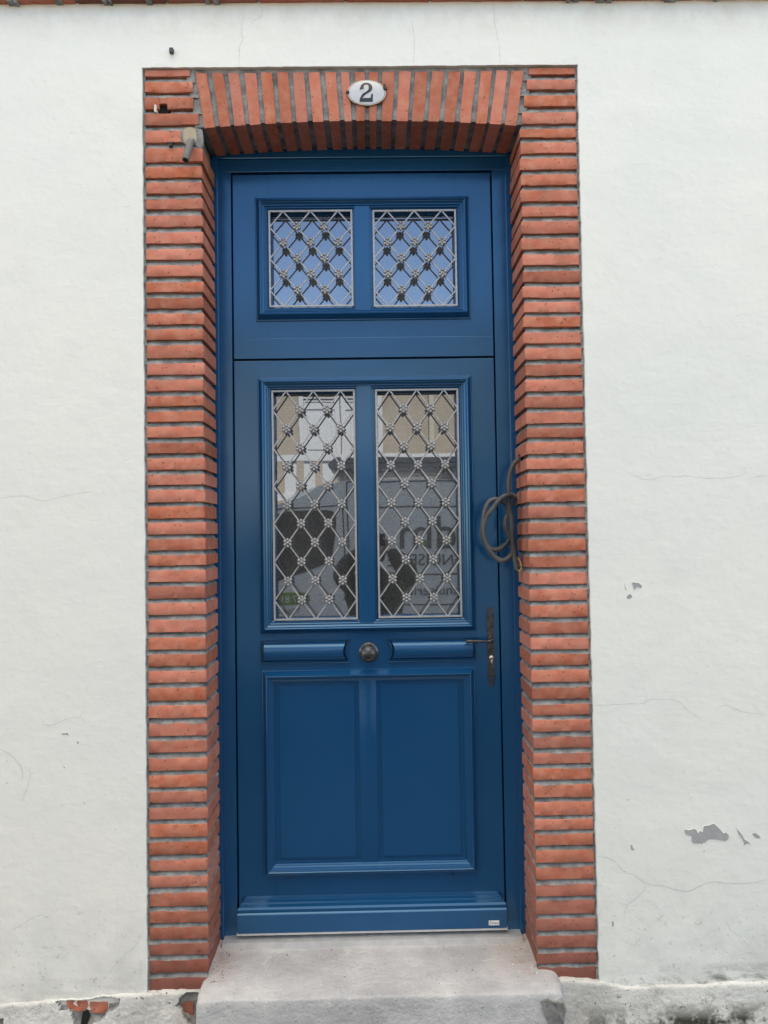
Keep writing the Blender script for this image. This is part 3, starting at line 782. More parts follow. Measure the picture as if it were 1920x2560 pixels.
# ------------------------------------------------------------------ the blue front door
DOOR = thing('front_door', 'blue panelled front door with overlight and silver lattice grilles in its windows', 'door', (0, .19, ZTH))
YF, YL = .186, .194                     # faces of frame and leaf
lfL = PX(583,1400,YL); lfR = .5*(PX(1230,560,YL)+PX(1258,2200,YL)); lfL = .5*(PX(583,560,YL)+PX(596,2200,YL))
frL, frR = OL-.012, OR_+.012
trL = .5*(PX(545.7,560,YF)+PX(561,2250,YF)); trR = .5*(PX(1258,560,YF)+PX(1304,2250,YF))
zH0, zH1 = PZ(900,428,YF), PZ(900,398,YF)  # head of frame
zTop = ZC+.03
zBar0, zBar1 = PZ(900,893,YF), PZ(900,842.5,YF)
zLeafT = PZ(900,899,YL); zLeafB = .5*(PZ(597.5,2329,.17)+PZ(1262,2313.3,.17)); zTrT = PZ(900,434.5,YL)
zFrB = .5*(PZ(575,2345,YF)+PZ(1290,2329,YF)); zTrB = .5*(PZ(556.7,2366,.182)+PZ(1316,2348.4,.182))
fiL, fiR = lfL-.0045, lfR+.0045
bm = bmesh.new()
box(bm, frL, fiL-.0, YF, .27, zFrB, zH0, .0015); box(bm, fiR, frR, YF, .27, zFrB, zH0, .0015)
box(bm, frL, frR, YF+.0004, .27, zH0+.0006, zTop+.01, .0015)
bx = lambda *a: box(bm, *a)
box(bm, frL, trL, YF-.009, YF+.02, zTrB, zH1+.0005, .003); box(bm, trR, frR, YF-.009, YF+.02, zTrB, zH1+.0005, .003)
box(bm, frL, frR, YF-.0095, YF+.02, zH1+.001, zTop+.008, .003)
FRAME = obj('door_frame', bm, BLUE, DOOR, 18)
bm = bmesh.new(); box(bm, lfL+.0005, lfR-.0005, YF+.0045, .26, zBar0, zBar1, .0012)
obj('transom_bar', bm, BLUE, DOOR, 18)
bm = bmesh.new(); box(bm, fiL-.003, lfL+.01, .235, .262, zLeafB, zTrT); box(bm, lfR-.01, fiR+.003, .235, .262, zLeafB, zTrT)
box(bm, fiL, fiR, .225, .262, zTrT-.004, zH0+.003); box(bm, fiL, fiR, .225, .262, zLeafT-.004, zBar0+.003)
obj('gap_shade', bm, BLUEGAP, DOOR)  # dark strips closing the gaps, coloured as their shade

YG = .190                               # plane of the grilles
UWm = rect(YL-.005, (637,491), (1174.6,489), (1178.7,798), (643,799)); LWm = rect(YL-.005, (643.4,943), (1180,937.6), (1190,1576.5), (649.5,1585.6))
UL = rect(YG, (671,525.6), (881,525.6), (883.5,767), (673.5,767.7)); UR = rect(YG, (931,525), (1140.6,524), (1143,765.8), (934.6,767))
LL = rect(YG, (678.8,975), (888,975), (893.8,1549.5), (684.6,1551)); LR = rect(YG, (938.7,973.3), (1146.3,971.3), (1154.8,1542), (945.5,1546))
def window_hole(q, a, b): return (a[0]-.002, b[1]+.002, min(a[2], b[2])-.002, max(a[3], b[3])+.002)
UH, LH = window_hole(UWm, UL, UR), window_hole(LWm, LL, LR)
YB = .262
def stiles(bm, xl, xr, z0, z1, hole):
    h0, h1, hz0, hz1 = hole
    box(bm, xl, h0, YL, YB, z0, z1, .0012); box(bm, h1, xr, YL, YB, z0, z1, .0012)
    box(bm, h0, h1, YL+.0003, YB, z0, hz0); box(bm, h0, h1, YL+.0003, YB, hz1, z1)
bm = bmesh.new(); stiles(bm, lfL, lfR, zBar1+.0008, zTrT, UH)
obj('overlight_sash', bm, BLUE, DOOR, 18)
bm = bmesh.new(); stiles(bm, lfL, lfR, zLeafB, zLeafT, LH)
LEAF = obj('door_leaf', bm, BLUE, DOOR, 18)
def arc(c0, r, a0, a1, n): return [(c0[0]+r*cos(R(a0+(a1-a0)*i/n)), c0[1]+r*sin(R(a0+(a1-a0)*i/n))) for i in range(n+1)]
def mould_prof(wd):
    """bolection: steep outer side, round nose, hollow, two small steps down to the glass"""
    k = wd/.046
    p = [(0, 0), (.0003, .003), (.0022, .0052), (.0045, .0058), (.0165, .0262), (.0178, .0284), (.0204, .0292), (.0224, .0278), (.0232, .0226), (.0252, .0222), (.0256, .0186), (.0290, .0158), (.0322, .0143), (.0325, .0158), (.0346, .0158), (.0352, .0112), (.0390, .0084), (.0394, .0098), (.0415, .0098), (.0422, .0042), (.046, .0020)]
    return [(u*k, h) for u, h in p]
def add_mould(name, q, inner, parent):
    bm = bmesh.new()
    wx = .5*((inner[0]-q[0])+(q[1]-inner[1])); wz = .5*((inner[2]-q[2])+(q[3]-inner[3]))
    sweep_rect(bm, inner[0]-wx, inner[1]+wx, inner[2]-wz, inner[3]+wz, [(u, h) for u, h in mould_prof(.5*(wx+wz))], YL)
    return obj(name, bm, BLUE, parent, 25)
add_mould('window_moulding', UWm, UH, DOOR); add_mould('window_moulding', LWm, LH, DOOR)
def mullion(a, b, hole, m0, m1, parent):
    bm = bmesh.new(); z0, z1 = hole[2]-.010, hole[3]+.010
    box(bm, m0, m1, YL-.011, YB-.002, z0, z1, .0015)
    for x0, x1 in ((a[1], m0-.0002), (m1+.0002, b[0])):
        for f0, f1, yy in ((0, 1, YL+.004), (.38, 1, YL-.003), (.68, 1, YL-.0065)):
            if x1 <= m0: xa_, xb_ = x0+(x1-x0)*f0, x1-.0001*f0
            else: xa_, xb_ = x0+.0001*f0, x1-(x1-x0)*f0
            box(bm, xa_, xb_, yy, YB-.004-.001*f0, z0+.0095, z1-.0095)
    obj('glazing_bar', bm, BLUE, parent, 18)
mullion(UL, UR, UH, .5*(PX(886.5,620,YL)+PX(888,620,YL)), PX(924.5,640,YL), DOOR)
mullion(LL, LR, LH, PX(895.5,1260,YL), PX(931.5,1260,YL), DOOR)

YGL = .228                              # glass
def glazing(g, n):
    x0, x1, z0, z1 = g
    bm = bmesh.new(); box(bm, x0-.001, x1+.001, YGL, YGL+.018, z0-.001, z1+.001)
    pane = obj('glass_pane', bm, GLASS, DOOR)
    bm = bmesh.new()
    sweep_rect(bm, x0-.0015, x1+.0015, z0-.0015, z1+.0015, [(0, .016), (.004, .016), (.0045, .012), (.007, .010), (.0085, .0065), (.0088, -.001)], YGL)
    obj('glazing_bead', bm, BLUE, DOOR, 25)
    # wrought lattice
    W, Hh = x1-x0, z1-z0; fw = .0062; t0, t1 = YG-.003, YG+.003
    bm = bmesh.new()
    box(bm, x0, x1, t0, t1, z0, z0+fw, .0006); box(bm, x0, x1, t0, t1, z1-fw, z1, .0006)
    box(bm, x0, x0+fw, t0+.0002, t1-.0002, z0+fw, z1-fw); box(bm, x1-fw, x1, t0+.0002, t1-.0002, z0+fw, z1-fw)
    ax, az = x0+fw/2, z0+fw/2; dw, dh = (W-fw)/6, (Hh-fw)/(2*n)
    def pt(i, j): return V((ax+dw*i, 0, az+dh*j))
    def bar(p, q, off):
        d = (q-p).normalized(); s = V((-d.z, 0, d.x))*.0021
        prism(bm, [((p+s).x, (p+s).z), ((q+s).x, (q+s).z), ((q-s).x, (q-s).z), ((p-s).x, (p-s).z)], YG-.0024+off, YG+.0024+off)
    for i in range(7):                    # rising and falling bars, drawn edge to edge
        for j in range(2*n+1):
            if (i+j) % 2 == 0: continue
            if i == 0 or j == 0:
                s = min(6-i, 2*n-j)
                if s > 0: bar(pt(i, j), pt(i+s, j+s), 0)
            if i == 0 or j == 2*n:
                s = min(6-i, j)
                if s > 0: bar(pt(i, j), pt(i+s, j-s), .0007)
    gr = obj('window_grille', bm, IRON, DOOR, 30)
    for i in range(1, 6):
        for j in range(1, 2*n):
            if (i+j) % 2 == 0: continue
            rosette(pt(i, j), gr)
ROS = None
def rosette(p, parent):
    global ROS
    if ROS is None:
        bm = bmesh.new()
        lathe(bm, (0, .0005, 0), (0, -1, 0), [(.0, -.001), (.0105, -.001), (.011, .001), (.0085, .0032), (0, .004)], 18)
        for k in range(6):
            t = pi/2+k*pi/3; ball(bm, (.0112*cos(t), -.0032, .0112*sin(t)), .0052, .95, 12)
        ball(bm, (0, -.0052, 0), .0036, 1, 10)
        me = bpy.data.meshes.new('rosette'); bmesh.ops.recalc_face_normals(bm, faces=bm.faces); bm.to_mesh(me); bm.free(); me.materials.append(IRONB)
        me.polygons.foreach_set('use_smooth', [True]*len(me.polygons)); ROS = me
    o = bpy.data.objects.new('rosette', ROS); o.location = (p.x, YG-.003, p.z); COL.objects.link(o)
    o.parent = parent; o.matrix_parent_inverse = Matrix.Translation(-V(DOOR.location)) if False else parent.matrix_world.inverted()
bpy.context.view_layer.update()
for g, n in ((UL, 3), (UR, 3), (LL, 6), (LR, 6)): glazing(g, n)

# bolster panels each side of the knob
def bolster(px, outer_left):
    x0, x1, z0, z1 = px
    bm = bmesh.new(); zc = .5*(z0+z1); hh = .5*(z1-z0); sag = .0115
    def xe(f, ins):                      # concave end towards the knob
        return sag*(1-f*f)
    def grid(ins, h_fn, n=16, mcols=30, mi=0):
        prev = None
        for k in range(n+1):
            f = -1+2*k/n; zz = zc+(hh-ins)*f; e = sag*(1-f*f)
            if outer_left: a, b = x0+ins, x1-ins*.8-e
            else: a, b = x0+ins*.8+e, x1-ins
            row = [bm.verts.new((a+(b-a)*i/mcols, YL-h_fn(f, i/mcols, b-a), zz)) for i in range(mcols+1)]
            if prev:
                for i in range(mcols): bm.faces.new((prev[i], prev[i+1], row[i+1], row[i]))
            prev = row
    # stepped border then the cushion
    def outline(ins, n=20):
        pts = []
        for k in range(n+1):
            f = -1+2*k/n; e = sag*(1-f*f)
            pts.append(((x1-ins*.8-e) if outer_left else (x0+ins*.8+e), zc+(hh-ins)*f))
        far = x0+ins if outer_left else x1-ins
        return pts+[(far, zc+hh-ins), (far, zc-hh+ins)]
    rings = []
    for ins, h_ in ((0, 0), (.0003, .008), (.0016, .0112), (.0036, .0108), (.0046, .0060), (.0050, -.0030), (.0072, -.0034), (.0074, .0030), (.0086, .0034), (.0090, .0010)):
        rings.append([bm.verts.new((x, YL-h_, zz)) for x, zz in outline(ins)])
    for a, b in zip(rings, rings[1:]):
        n = len(a)
        for i in range(n): bm.faces.new((a[i], a[(i+1) % n], b[(i+1) % n], b[i]))
    def hf(f, u, L):
        e = min(1, u*L/.003, (1-u)*L/.003)
        return .001+(.0230*math.sqrt(max(0, 1-(f*.985)**2)))*e
    grid(.0088, hf, 24, 60)
    obj('bolster_panel', bm, BLUE, LEAF, 28)
BL = rect(YL, (651.5,1602), (875,1595), (875,1656), (652,1661)); BR_ = rect(YL, (969,1595), (1189,1591.5), (1190,1650.5), (970,1655))
bolster(BL, True); bolster(BR_, False)
bm = bmesh.new()
box(bm, BL[1]+.001, BR_[0]-.001, YL-.0012, YL+.01, BL[2]+.002, BL[3]-.002, .0005)
obj('knob_plate', bm, BLUE, LEAF)

# lower panel: deep frame moulding with a sloping weather lip on top, two fielded panels
LP = rect(YL-.005, (651.5,1676), (1191.6,1665.5), (1194,2181), (661,2190))
x0, x1, z0, z1 = LP
bm = bmesh.new()
pr = [(0, 0), (.0003, .003), (.0022, .0052), (.0045, .0058), (.0165, .0262), (.0178, .0284), (.0204, .0292), (.0222, .0275), (.0230, .0238), (.0258, .0226), (.0264, .0196), (.0312, .0172), (.0318, .0142), (.0362, .0114), (.0368, .0082), (.0412, .0056), (.0418, .0022), (.0445, .0012), (.0445, -.004)]
sweep_rect(bm, x0, x1, z0, z1, pr, YL)
obj('panel_moulding', bm, BLUE, LEAF, 25)
bm = bmesh.new()
mL, mR = PX(901,1950,YL), PX(943.5,1950,YL)
ix0, ix1, iz0, iz1 = x0+.0435, x1-.0435, z0+.0435, z1-.0435
box(bm, mL, mR, YL-.006, YL+.01, z0+.022, z1-.020, .0015)
for a, b in ((ix0-.001, mL-.0002), (mR+.0002, ix1+.001)):
    sweep_rect(bm, a, b, iz0-.001, iz1+.001, [(0, .0040), (.003, .0040), (.0035, .000), (.0065, -.001), (.0068, -.0065), (.0125, -.0065), (.0160, .0045), (.0165, .0050)], YL)
    q = .0165; sheet(bm, [(a+q, iz0-.001+q), (b-q, iz0-.001+q), (b-q, iz1+.001-q), (a+q, iz1+.001-q)], YL-.0050)
obj('fielded_panel', bm, BLUE, LEAF, 25)

# weather board at the foot
bm = bmesh.new()
wz = PZ(925, 2237, YL); wf = PZ(925, 2267, YL-.045)
wp = [(YL, wz+.004), (YL-.010, wz), (YL-.011, wz-.004), (YL-.020, wz-.0085), (YL-.022, wz-.013), (YL-.033, wz-.018), (YL-.037, wz-.024), (YL-.0375, wz-.034), (YL-.041, wz-.037), (YL-.0425, wz-.040), (YL-.0425, zLeafB+.002), (YL-.040, zLeafB), (YL, zLeafB)]
A = []; B = []
for y, zz in wp:
    t = (YL-y); e = .026*max(0, 1-t/.037)
    A.append(bm.verts.new((lfL+.001+e, y, zz))); B.append(bm.verts.new((lfR-.001-e, y, zz)))
for i in range(len(wp)-1): bm.faces.new((A[i], B[i], B[i+1], A[i+1]))
bm.faces.new(A[::-1]); bm.faces.new(B)
obj('weather_board', bm, BLUE, LEAF, 25)
bm = bmesh.new()
for px, py in ((723.7,2195), (1132,2185)):
    p = P(px, py, YL); lathe(bm, (p.x, YL-.0006, p.z), (0, -1, 0), [(0, 0), (.0032, 0), (.0034, .0004), (0, .0005)], 10)
obj('drain_hole', bm, HOLESHADE, LEAF)
# maker's sticker
s = rect(YL-.043, (1222,2302), (1248,2301), (1248,2312.5), (1222,2313.5))
bm = bmesh.new(); box(bm, s[0], s[1], YL-.0434, YL-.042, s[2], s[3])
STK = obj('sticker', bm, STICKER, LEAF)
me = text_mesh('Zilten', .0135, .0001, 'sticker_lettering'); me.materials.clear(); me.materials.append(INK)
o = bpy.data.objects.new('sticker_lettering', me); o.rotation_euler = (pi/2, 0, 0); o.location = (.5*(s[0]+s[1]), YL-.0436, .5*(s[2]+s[3])-.0045)
me.transform(Matrix.LocRotScale(o.location, o.rotation_euler.to_quaternion(), None)); o.location = (0, 0, 0); o.rotation_euler = (0, 0, 0)
bm = bmesh.new(); bm.from_mesh(me); obj('sticker_lettering', bm, INK, DOOR)

# aluminium threshold
bm = bmesh.new()
zt0 = zLeafB
box(bm, fiL+.001, fiR-.001, YL-.030, .26, zt0-.012, zt0-.003, .001)
box(bm, trL+.001, trR-.001, YL-.056, YL-.0305, zt0-.026, zt0-.021, .001)
box(bm, trL+.001, trR-.001, YL-.058, YL-.0562, ZTH-.012, zt0-.0205, .0006)
box(bm, trL+.001, trR-.001, YL-.0304, .25, zt0-.03, zt0-.0215)
obj('threshold', bm, ALU, DOOR, 18)

# knob
kc = P(921.5, 1630, YL)
bm = bmesh.new()
KP = [(0, 0), (.0335, 0), (.0342, .003), (.033, .006), (.0285, .0085), (.0265, .0092), (.0262, .0075), (.0235, .0078), (.022, .010), (.0155, .014), (.0135, .020), (.0145, .026), (.021, .031), (.0238, .035), (.0245, .0395), (.0236, .043), (.0205, .0445), (.0195, .0440), (.0185, .0445), (.0145, .0475), (.0075, .0495), (0, .050)]
lathe(bm, kc, (0, -1, 0), KP, 44)
obj('door_knob', bm, BLKIRON, DOOR, 30)

# lock plate with pierced ends, lever and cylinder
def curve_mesh(splines, y, thick):
    cu = bpy.data.curves.new('c', 'CURVE'); cu.dimensions = '2D'; cu.fill_mode = 'BOTH'; cu.extrude = thick/2
    for pts in splines:
        sp_ = cu.splines.new('POLY'); sp_.points.add(len(pts)-1); sp_.use_cyclic_u = True
        for q, (a, b) in zip(sp_.points, pts): q.co = (a, b, 0, 1)
    o = bpy.data.objects.new('c', cu); COL.objects.link(o); dg = bpy.context.evaluated_depsgraph_get(); dg.update()
    me = bpy.data.meshes.new_from_object(o.evaluated_get(dg)); bpy.data.objects.remove(o)
    bm = bmesh.new(); bm.from_mesh(me); bpy.data.meshes.remove(me)
    for v in bm.verts: v.co = V((v.co.x, y+v.co.z, v.co.y))
    bmesh.ops.remove_doubles(bm, verts=bm.verts, dist=1e-6)
    return bm
def curve_plate(name, splines, y, thick, mat, parent): return obj(name, curve_mesh(splines, y, thick), mat, parent)
pc = .5*(PX(1222.5,1560,YL)+PX(1230.5,1690,YL)); pz1 = PZ(1224,1517.5,YL-.002); pz0 = PZ(1231,1715.5,YL-.002); zm = .5*(pz0+pz1); hl = .5*(pz1-pz0)
half = [(.0118, 0), (.0118, hl-.0445), (.0135, hl-.0415), (.0130, hl-.0395), (.0092, hl-.0395), (.0088, hl-.0370), (.0100, hl-.0352), (.0140, hl-.0350), (.0150, hl-.031), (.0142, hl-.0255), (.0125, hl-.0215), (.0102, hl-.0185), (.0108, hl-.014), (.0105, hl-.0095), (.0088, hl-.0048), (.0055, hl-.0014), (.002, hl)]
top_r = half; ol = [(x, z) for x, z in top_r]+[(-x, z) for x, z in reversed(top_r)][0:]
ol = [(x, z) for x, z in half]+[(-x, z) for x, z in reversed(half[1:])]+[(-x, -z) for x, z in half]+[(x, -z) for x, z in reversed(half[1:])]
dia = [(0, hl-.0155), (.0052, hl-.0100), (0, hl-.0048), (-.0052, hl-.0100)]
hrt = [(0, hl-.0310), (.0050, hl-.0290), (.0098, hl-.0265), (.0098, hl-.0225), (.0060, hl-.0212), (.0028, hl-.0225), (0, hl-.0240), (-.0028, hl-.0225), (-.0060, hl-.0212), (-.0098, hl-.0225), (-.0098, hl-.0265), (-.0050, hl-.0290)]
sp = [[(pc+x, zm+z) for x, z in q] for q in (ol, dia, hrt, [(x, -z) for x, z in dia], [(x, -z) for x, z in hrt])]
PLATE = curve_plate('lock_plate', sp, YL-.0016, .0026, BLKIRON, DOOR)
bm = bmesh.new(); pv = P(1226.7, 1597, YL-.003)
lathe(bm, (pv.x, YL-.0028, pv.z), (0, -1, 0), [(0, 0), (.0098, 0), (.0100, .002), (.0088, .0045), (.0078, .0050), (.0070, .012), (.0072, .030), (.0066, .037), (.0045, .042), (0, .0435)], 24)
tip = P(1163, 1604, YL-.036); L0 = V((pv.x, YL-.036, pv.z-.003))
pts = resample(catmull([L0, L0.lerp(tip, .12)+V((0, 0, -.001)), L0.lerp(tip, .5), tip], 10), .002)
nn_ = len(pts)
def lr(i):
    f = i/(nn_-1)
    r = .0062 if f < .17 else (.0068 if f < .22 else .0040+.0030*(f-.22)/.78)
    return r*math.sqrt(max(.05, 1-max(0, (f-.95)/.05)**2))
tube(bm, pts, lr, 16)
obj('lever_handle', bm, BLKIRON, PLATE, 40)
lk = P(1229, 1644.5, YL-.003)
bm = bmesh.new()
lathe(bm, (lk.x, YL-.0028, lk.z), (0, -1, 0), [(.0078, 0), (.0078, .0012), (.0066, .0016), (.0066, .0052), (.0058, .0058), (0, .0058)], 24)
box(bm, lk.x-.0040, lk.x+.0040, YL-.0075, YL-.002, lk.z-.0205, lk.z-.004, .0018)
CYL = obj('lock_cylinder', bm, STEEL, PLATE, 40)
bm = bmesh.new(); box(bm, lk.x-.0045, lk.x+.0045, YL-.0089, YL-.0080, lk.z-.0008, lk.z+.0008)
obj('keyway', bm, HOLESHADE, PLATE)

# ------------------------------------------------------------------ house number
hc = P(916.7, 232, -.004); NA, NB = .064, .0425
NUM = thing('house_number', 'oval white enamel number plate with a black 2 over the door', 'house number', (hc.x, -.004, hc.z))
def oval(bm, sc0, prof, n=64, mi=0):
    rings = [[bm.verts.new((hc.x+NA*r*cos(2*pi*i/n), y, hc.z+NB*r*sin(2*pi*i/n))) for i in range(n)] for r, y in prof]
    for a, b in zip(rings, rings[1:]):
        for i in range(n): bm.faces.new((a[i], a[(i+1) % n], b[(i+1) % n], b[i])).material_index = mi
    return rings
bm = bmesh.new(); dome = lambda r: -.0045-.0045*(1-r*r)
oval(bm, 1, [(1.0, .004), (1.0, -.003), (.985, -.0048), (.955, dome(.955))], mi=1)
rr_ = oval(bm, 1, [(.955, dome(.955)), (.925, dome(.925))], mi=0)
oval(bm, 1, [(.925, dome(.925)), (.905, dome(.905))], mi=2)
rg = oval(bm, 1, [(.905, dome(.905)), (.8, dome(.8)), (.6, dome(.6)), (.35, dome(.35)), (.12, dome(.12))], mi=0)
bm.faces.new(rg[-1])
obj('number_plate', bm, [ENAMEL, BRASS, BLACKENAMEL], NUM, 30)
two = [(612,445),(622,400),(640,345),(670,300),(715,268),(775,252),(840,260),(895,290),(930,335),(942,385),(935,430),(910,470),(865,507),(815,537),(770,562),(735,592),(705,627),(682,662),(890,655),(905,632),(918,550),(955,550),(952,745),(612,745),(612,700),(625,655),(650,605),(690,555),(740,520),(790,490),(830,455),(850,410),(850,365),(838,325),(812,302),(780,295),(745,305),(722,335),(715,380),(712,432),(690,420),(655,422)]
bm = bmesh.new()
tw = [(PX(840+a/10.37, 180+b/10.37, -.012), PZ(840+a/10.37, 180+b/10.37, -.012)) for a, b in two]
bm.free(); bm = curve_mesh([tw], 0, .002)
bmesh.ops.subdivide_edges(bm, edges=[e for e in bm.edges if e.calc_length() > .006], cuts=2)
for v in bm.verts:
    r2 = ((v.co.x-hc.x)/NA)**2+((v.co.z-hc.z)/NB)**2; v.co.y = (-.0045-.0045*(1-r2))+(-.0012 if v.co.y < 0 else .001)
obj('numeral', bm, BLACKENAMEL, NUM)
bm = bmesh.new()
for px, py in ((869,230.5), (963.5,221.5)):
    bm = bmesh.new(); p = P(px, py, -.006); lathe(bm, (p.x, -.004, p.z), (0, -1, 0), [(.0055, 0), (.0058, .003), (.004, .0055), (0, .0062)], 10)
    obj('plate_screw', bm, RUST, NUM, 40)
bm = bmesh.new(); p = P(961, 214, -.006); box(bm, p.x-.004, p.x+.0045, -.0095, -.004, p.z-.011, p.z+.004, .0015)
obj('rust_chip', bm, RUST, NUM, 40)

# ------------------------------------------------------------------ small fixings and cables
def ribbed(bm, pts, r, pitch, n=10, amp=.16):
    q = resample(pts, pitch/4); tube(bm, q, lambda i: r*(1+amp*(1 if i % 4 in (0, 1) else -1)*.5), n)
bm = bmesh.new(); p = P(430, 130, YP)
box(bm, p.x-.0063, p.x+.0063, YP-.012, YP+.01, p.z-.0075, p.z+.0075, .0012)
o = obj('wall_plug', bm, plain('dark_plug', (.045, .047, .05), .6), None)
tag(o, 'small square black plug in the white wall above the brick surround', 'wall plug')
bm = bmesh.new(); p = P(427, 361.5, 0)
box(bm, p.x-.0055, p.x+.0055, -.008, .015, p.z-.008, p.z+.007, .002); ball(bm, (p.x, -.008, p.z+.001), .003)
o = obj('screw_anchor', bm, plain('dark_anchor', (.03, .033, .034), .45), None, 40)
tag(o, 'small black screw anchor in the mortar joint beside the beige filler', 'anchor')
bm = bmesh.new()
a = P(481, 357, .005); b = P(463.5, 400, -.045)
path = resample(catmull([a, a+V((0, -.018, -.004)), a.lerp(b, .6)+V((0, -.006, 0)), b], 8), .0007)
ribbed(bm, path, .0105, .0032, 16, .10)
DU = obj('conduit_stub', bm, GREYDUCT, None, 40)
tag(DU, 'short grey corrugated conduit stub poking out of the left brick jamb', 'conduit')
bm = bmesh.new(); t = (path[-1]-path[-4]).normalized(); lathe(bm, path[-1]+t*.0009, t, [(0, 0), (.0085, 0), (.0086, .0002), (0, .0003)], 16)
obj('conduit_mouth', bm, HOLESHADE, DU)  # black disc on the closed end, for the shade of an open mouth

# coil of black conduit hanging from a hole in the right reveal
def q4(x, y, d): return P(1140+x/3.253, 1080+y/3.253, d)
COIL = thing('conduit_coil', 'coil of black corrugated conduit with loose wires hanging from the right jamb', 'conduit', (OR_-.03, .1, H-.1))
r_c = .0074
main = [q4(540,205,.115), q4(505,225,.105), q4(462,270,.10), q4(440,340,.10), q4(430,420,.10), q4(433,520,.10), q4(437,620,.10), q4(450,720,.10), q4(455,840,.10), q4(470,960,.10), q4(483,1050,.098), q4(494,1122,.096)]
loop1 = [q4(478,600,.112), q4(482,545,.105), q4(455,512,.09), q4(410,515,.082), q4(360,545,.080), q4(300,620,.080), q4(245,700,.082), q4(222,780,.085), q4(232,870,.088), q4(265,950,.09), q4(320,1020,.095), q4(380,1045,.10), q4(440,1010,.108), q4(475,950,.118)]
loop2 = [q4(470,1000,.118), q4(450,900,.115), q4(425,820,.112), q4(402,770,.108), q4(402,710,.105), q4(425,650,.102), q4(410,590,.100), q4(360,555,.098), q4(310,548,.098), q4(262,575,.098), q4(235,640,.098), q4(222,720,.098), q4(215,810,.098), q4(230,890,.10), q4(275,945,.102), q4(340,955,.106), q4(395,920,.110), q4(430,880,.114)]
for nm, L in (('hanging_conduit', main), ('conduit_loop', loop1), ('conduit_loop', loop2)):
    bm = bmesh.new(); ribbed(bm, catmull(L, 14), r_c, .0034, 12, .34); obj(nm, bm, CONDUIT, COIL, 60)
bm = bmesh.new(); tube(bm, catmull([q4(490,1100,.095), q4(520,1075,.092), q4(532,1040,.092), q4(518,1000,.092), q4(508,965,.094)], 8), .0013, 7); obj('blue_wire', bm, WIREB, COIL, 60)
bm = bmesh.new(); tube(bm, catmull([q4(492,1118,.094), q4(512,1128,.09), q4(530,1112,.089), q4(524,1060,.088), q4(500,1022,.09)], 8), .0013, 7); obj('yellow_wire', bm, WIREY, COIL, 60)
bm = bmesh.new(); tube(bm, catmull([q4(495,1115,.095), q4(512,1105,.092), q4(516,1080,.092), q4(508,1050,.094)], 8), .0012, 7); obj('red_wire', bm, WIRER, COIL, 60)
# the hacked-out hole in the reveal: flat brick patch, black polygon for the shade inside
bm = bmesh.new(); bm.loops.layers.float_color.new('tint')
def revpoly(pts, mi, off, tint=(0, .1, .3, 1)):
    f = bm.faces.new([bm.verts.new((OR_-off, y, zz)) for y, zz in pts]); f.material_index = mi; paint_tint(bm, [f], tint)
hz0 = q4(500,205,.11).z
revpoly([(.085,hz0-.03),(.10,hz0-.034),(.13,hz0-.03),(.165,hz0-.02),(.172,hz0+.012),(.155,hz0+.018),(.15,hz0+.03),(.13,hz0+.028),(.115,hz0+.02),(.09,hz0+.012)], 0, .0028)
revpoly([(.09,hz0-.008),(.112,hz0-.014),(.135,hz0-.01),(.132,hz0+.006),(.11,hz0+.010),(.093,hz0+.006)], 1, .0034)
obj('cable_hole', bm, [BRICK, HOLESHADE], HOUSE)

# ------------------------------------------------------------------ what stands across the street, met again as reflections
def PRf(px, py, Y):
    q = P(px, py, 2*YGL+Y); return q.x, q.z
ROAD = plain('asphalt', (.045, .045, .045), .9, var=.2, scale=40, bump=.004, bscale=90)
PAVE = plain('pavement_concrete', (.075, .075, .074), .9, var=.15, scale=9, bump=.003, bscale=50)
bm = bmesh.new(); box(bm, -150, 150, -150, 150, -.6, -.12); struct(obj('ground', bm, plain('earth', (.16, .15, .12), .95), None))
bm = bmesh.new(); box(bm, -60, 60, -7.2, -1.9, -.12, -.10); struct(obj('road', bm, ROAD, None))
bm = bmesh.new(); box(bm, -60, 60, -1.9, .0, -.119, .0, 0); struct(obj('pavement', bm, PAVE, None))
bm = bmesh.new(); box(bm, -60, 60, -9.0, -7.2, -.119, .02, 0); struct(obj('pavement', bm, PAVE, None))

VY = 4.6
VANW = plain('white_van_paint', (.82, .83, .85), .3, var=.03); VGL = plain('van_window_glass', (.012, .013, .012), .08, var=.05)
TYRE = plain('tyre_rubber', (.02, .02, .02), .8); GREYL = plain('grey_van_lettering', (.11, .115, .12), .5); GREEN = plain('green_van_lettering', (.17, .32, .05), .5)
SEAM = plain('van_seam', (.05, .055, .06), .7); RACKM = plain('grey_rack_load', (.20, .215, .235), .5)
VAN = thing('parked_van', 'white joinery van with roof rack parked across the street, seen in the door glass', 'van', (.5, -VY-.95, -.1))
def D(px, py): return PRf(px*1.15729, py*1.15729, VY)
out_ = [D(1500,1042), D(1300,1036), D(1000,1036), D(800,1036), D(740,1039), D(690,1048), D(645,1064), D(600,1090), D(545,1130), D(490,1172), D(430,1190), D(360,1215), D(335,1250)]
zb_ = .22; x_f = out_[-1][0]
body = out_+[(x_f-.06, .75), (x_f-.08, .35), (x_f-.03, zb_), (D(1500,1042)[0], zb_)]
bm = bmesh.new(); prism(bm, body, -VY-1.9, -VY)
bmesh.ops.bevel(bm, geom=[e for e in bm.edges if abs(e.verts[0].co.y-e.verts[1].co.y) < 1e-4], offset=.05, segments=3, affect='EDGES')
obj('van_body', bm, VANW, VAN, 40)
def vplate(name, pts, mat, off=.006, par=VAN):
    bm = bmesh.new(); prism(bm, [PRf(*p, VY) for p in pts], -VY+.001, -VY+off); return obj(name, bm, mat, par)
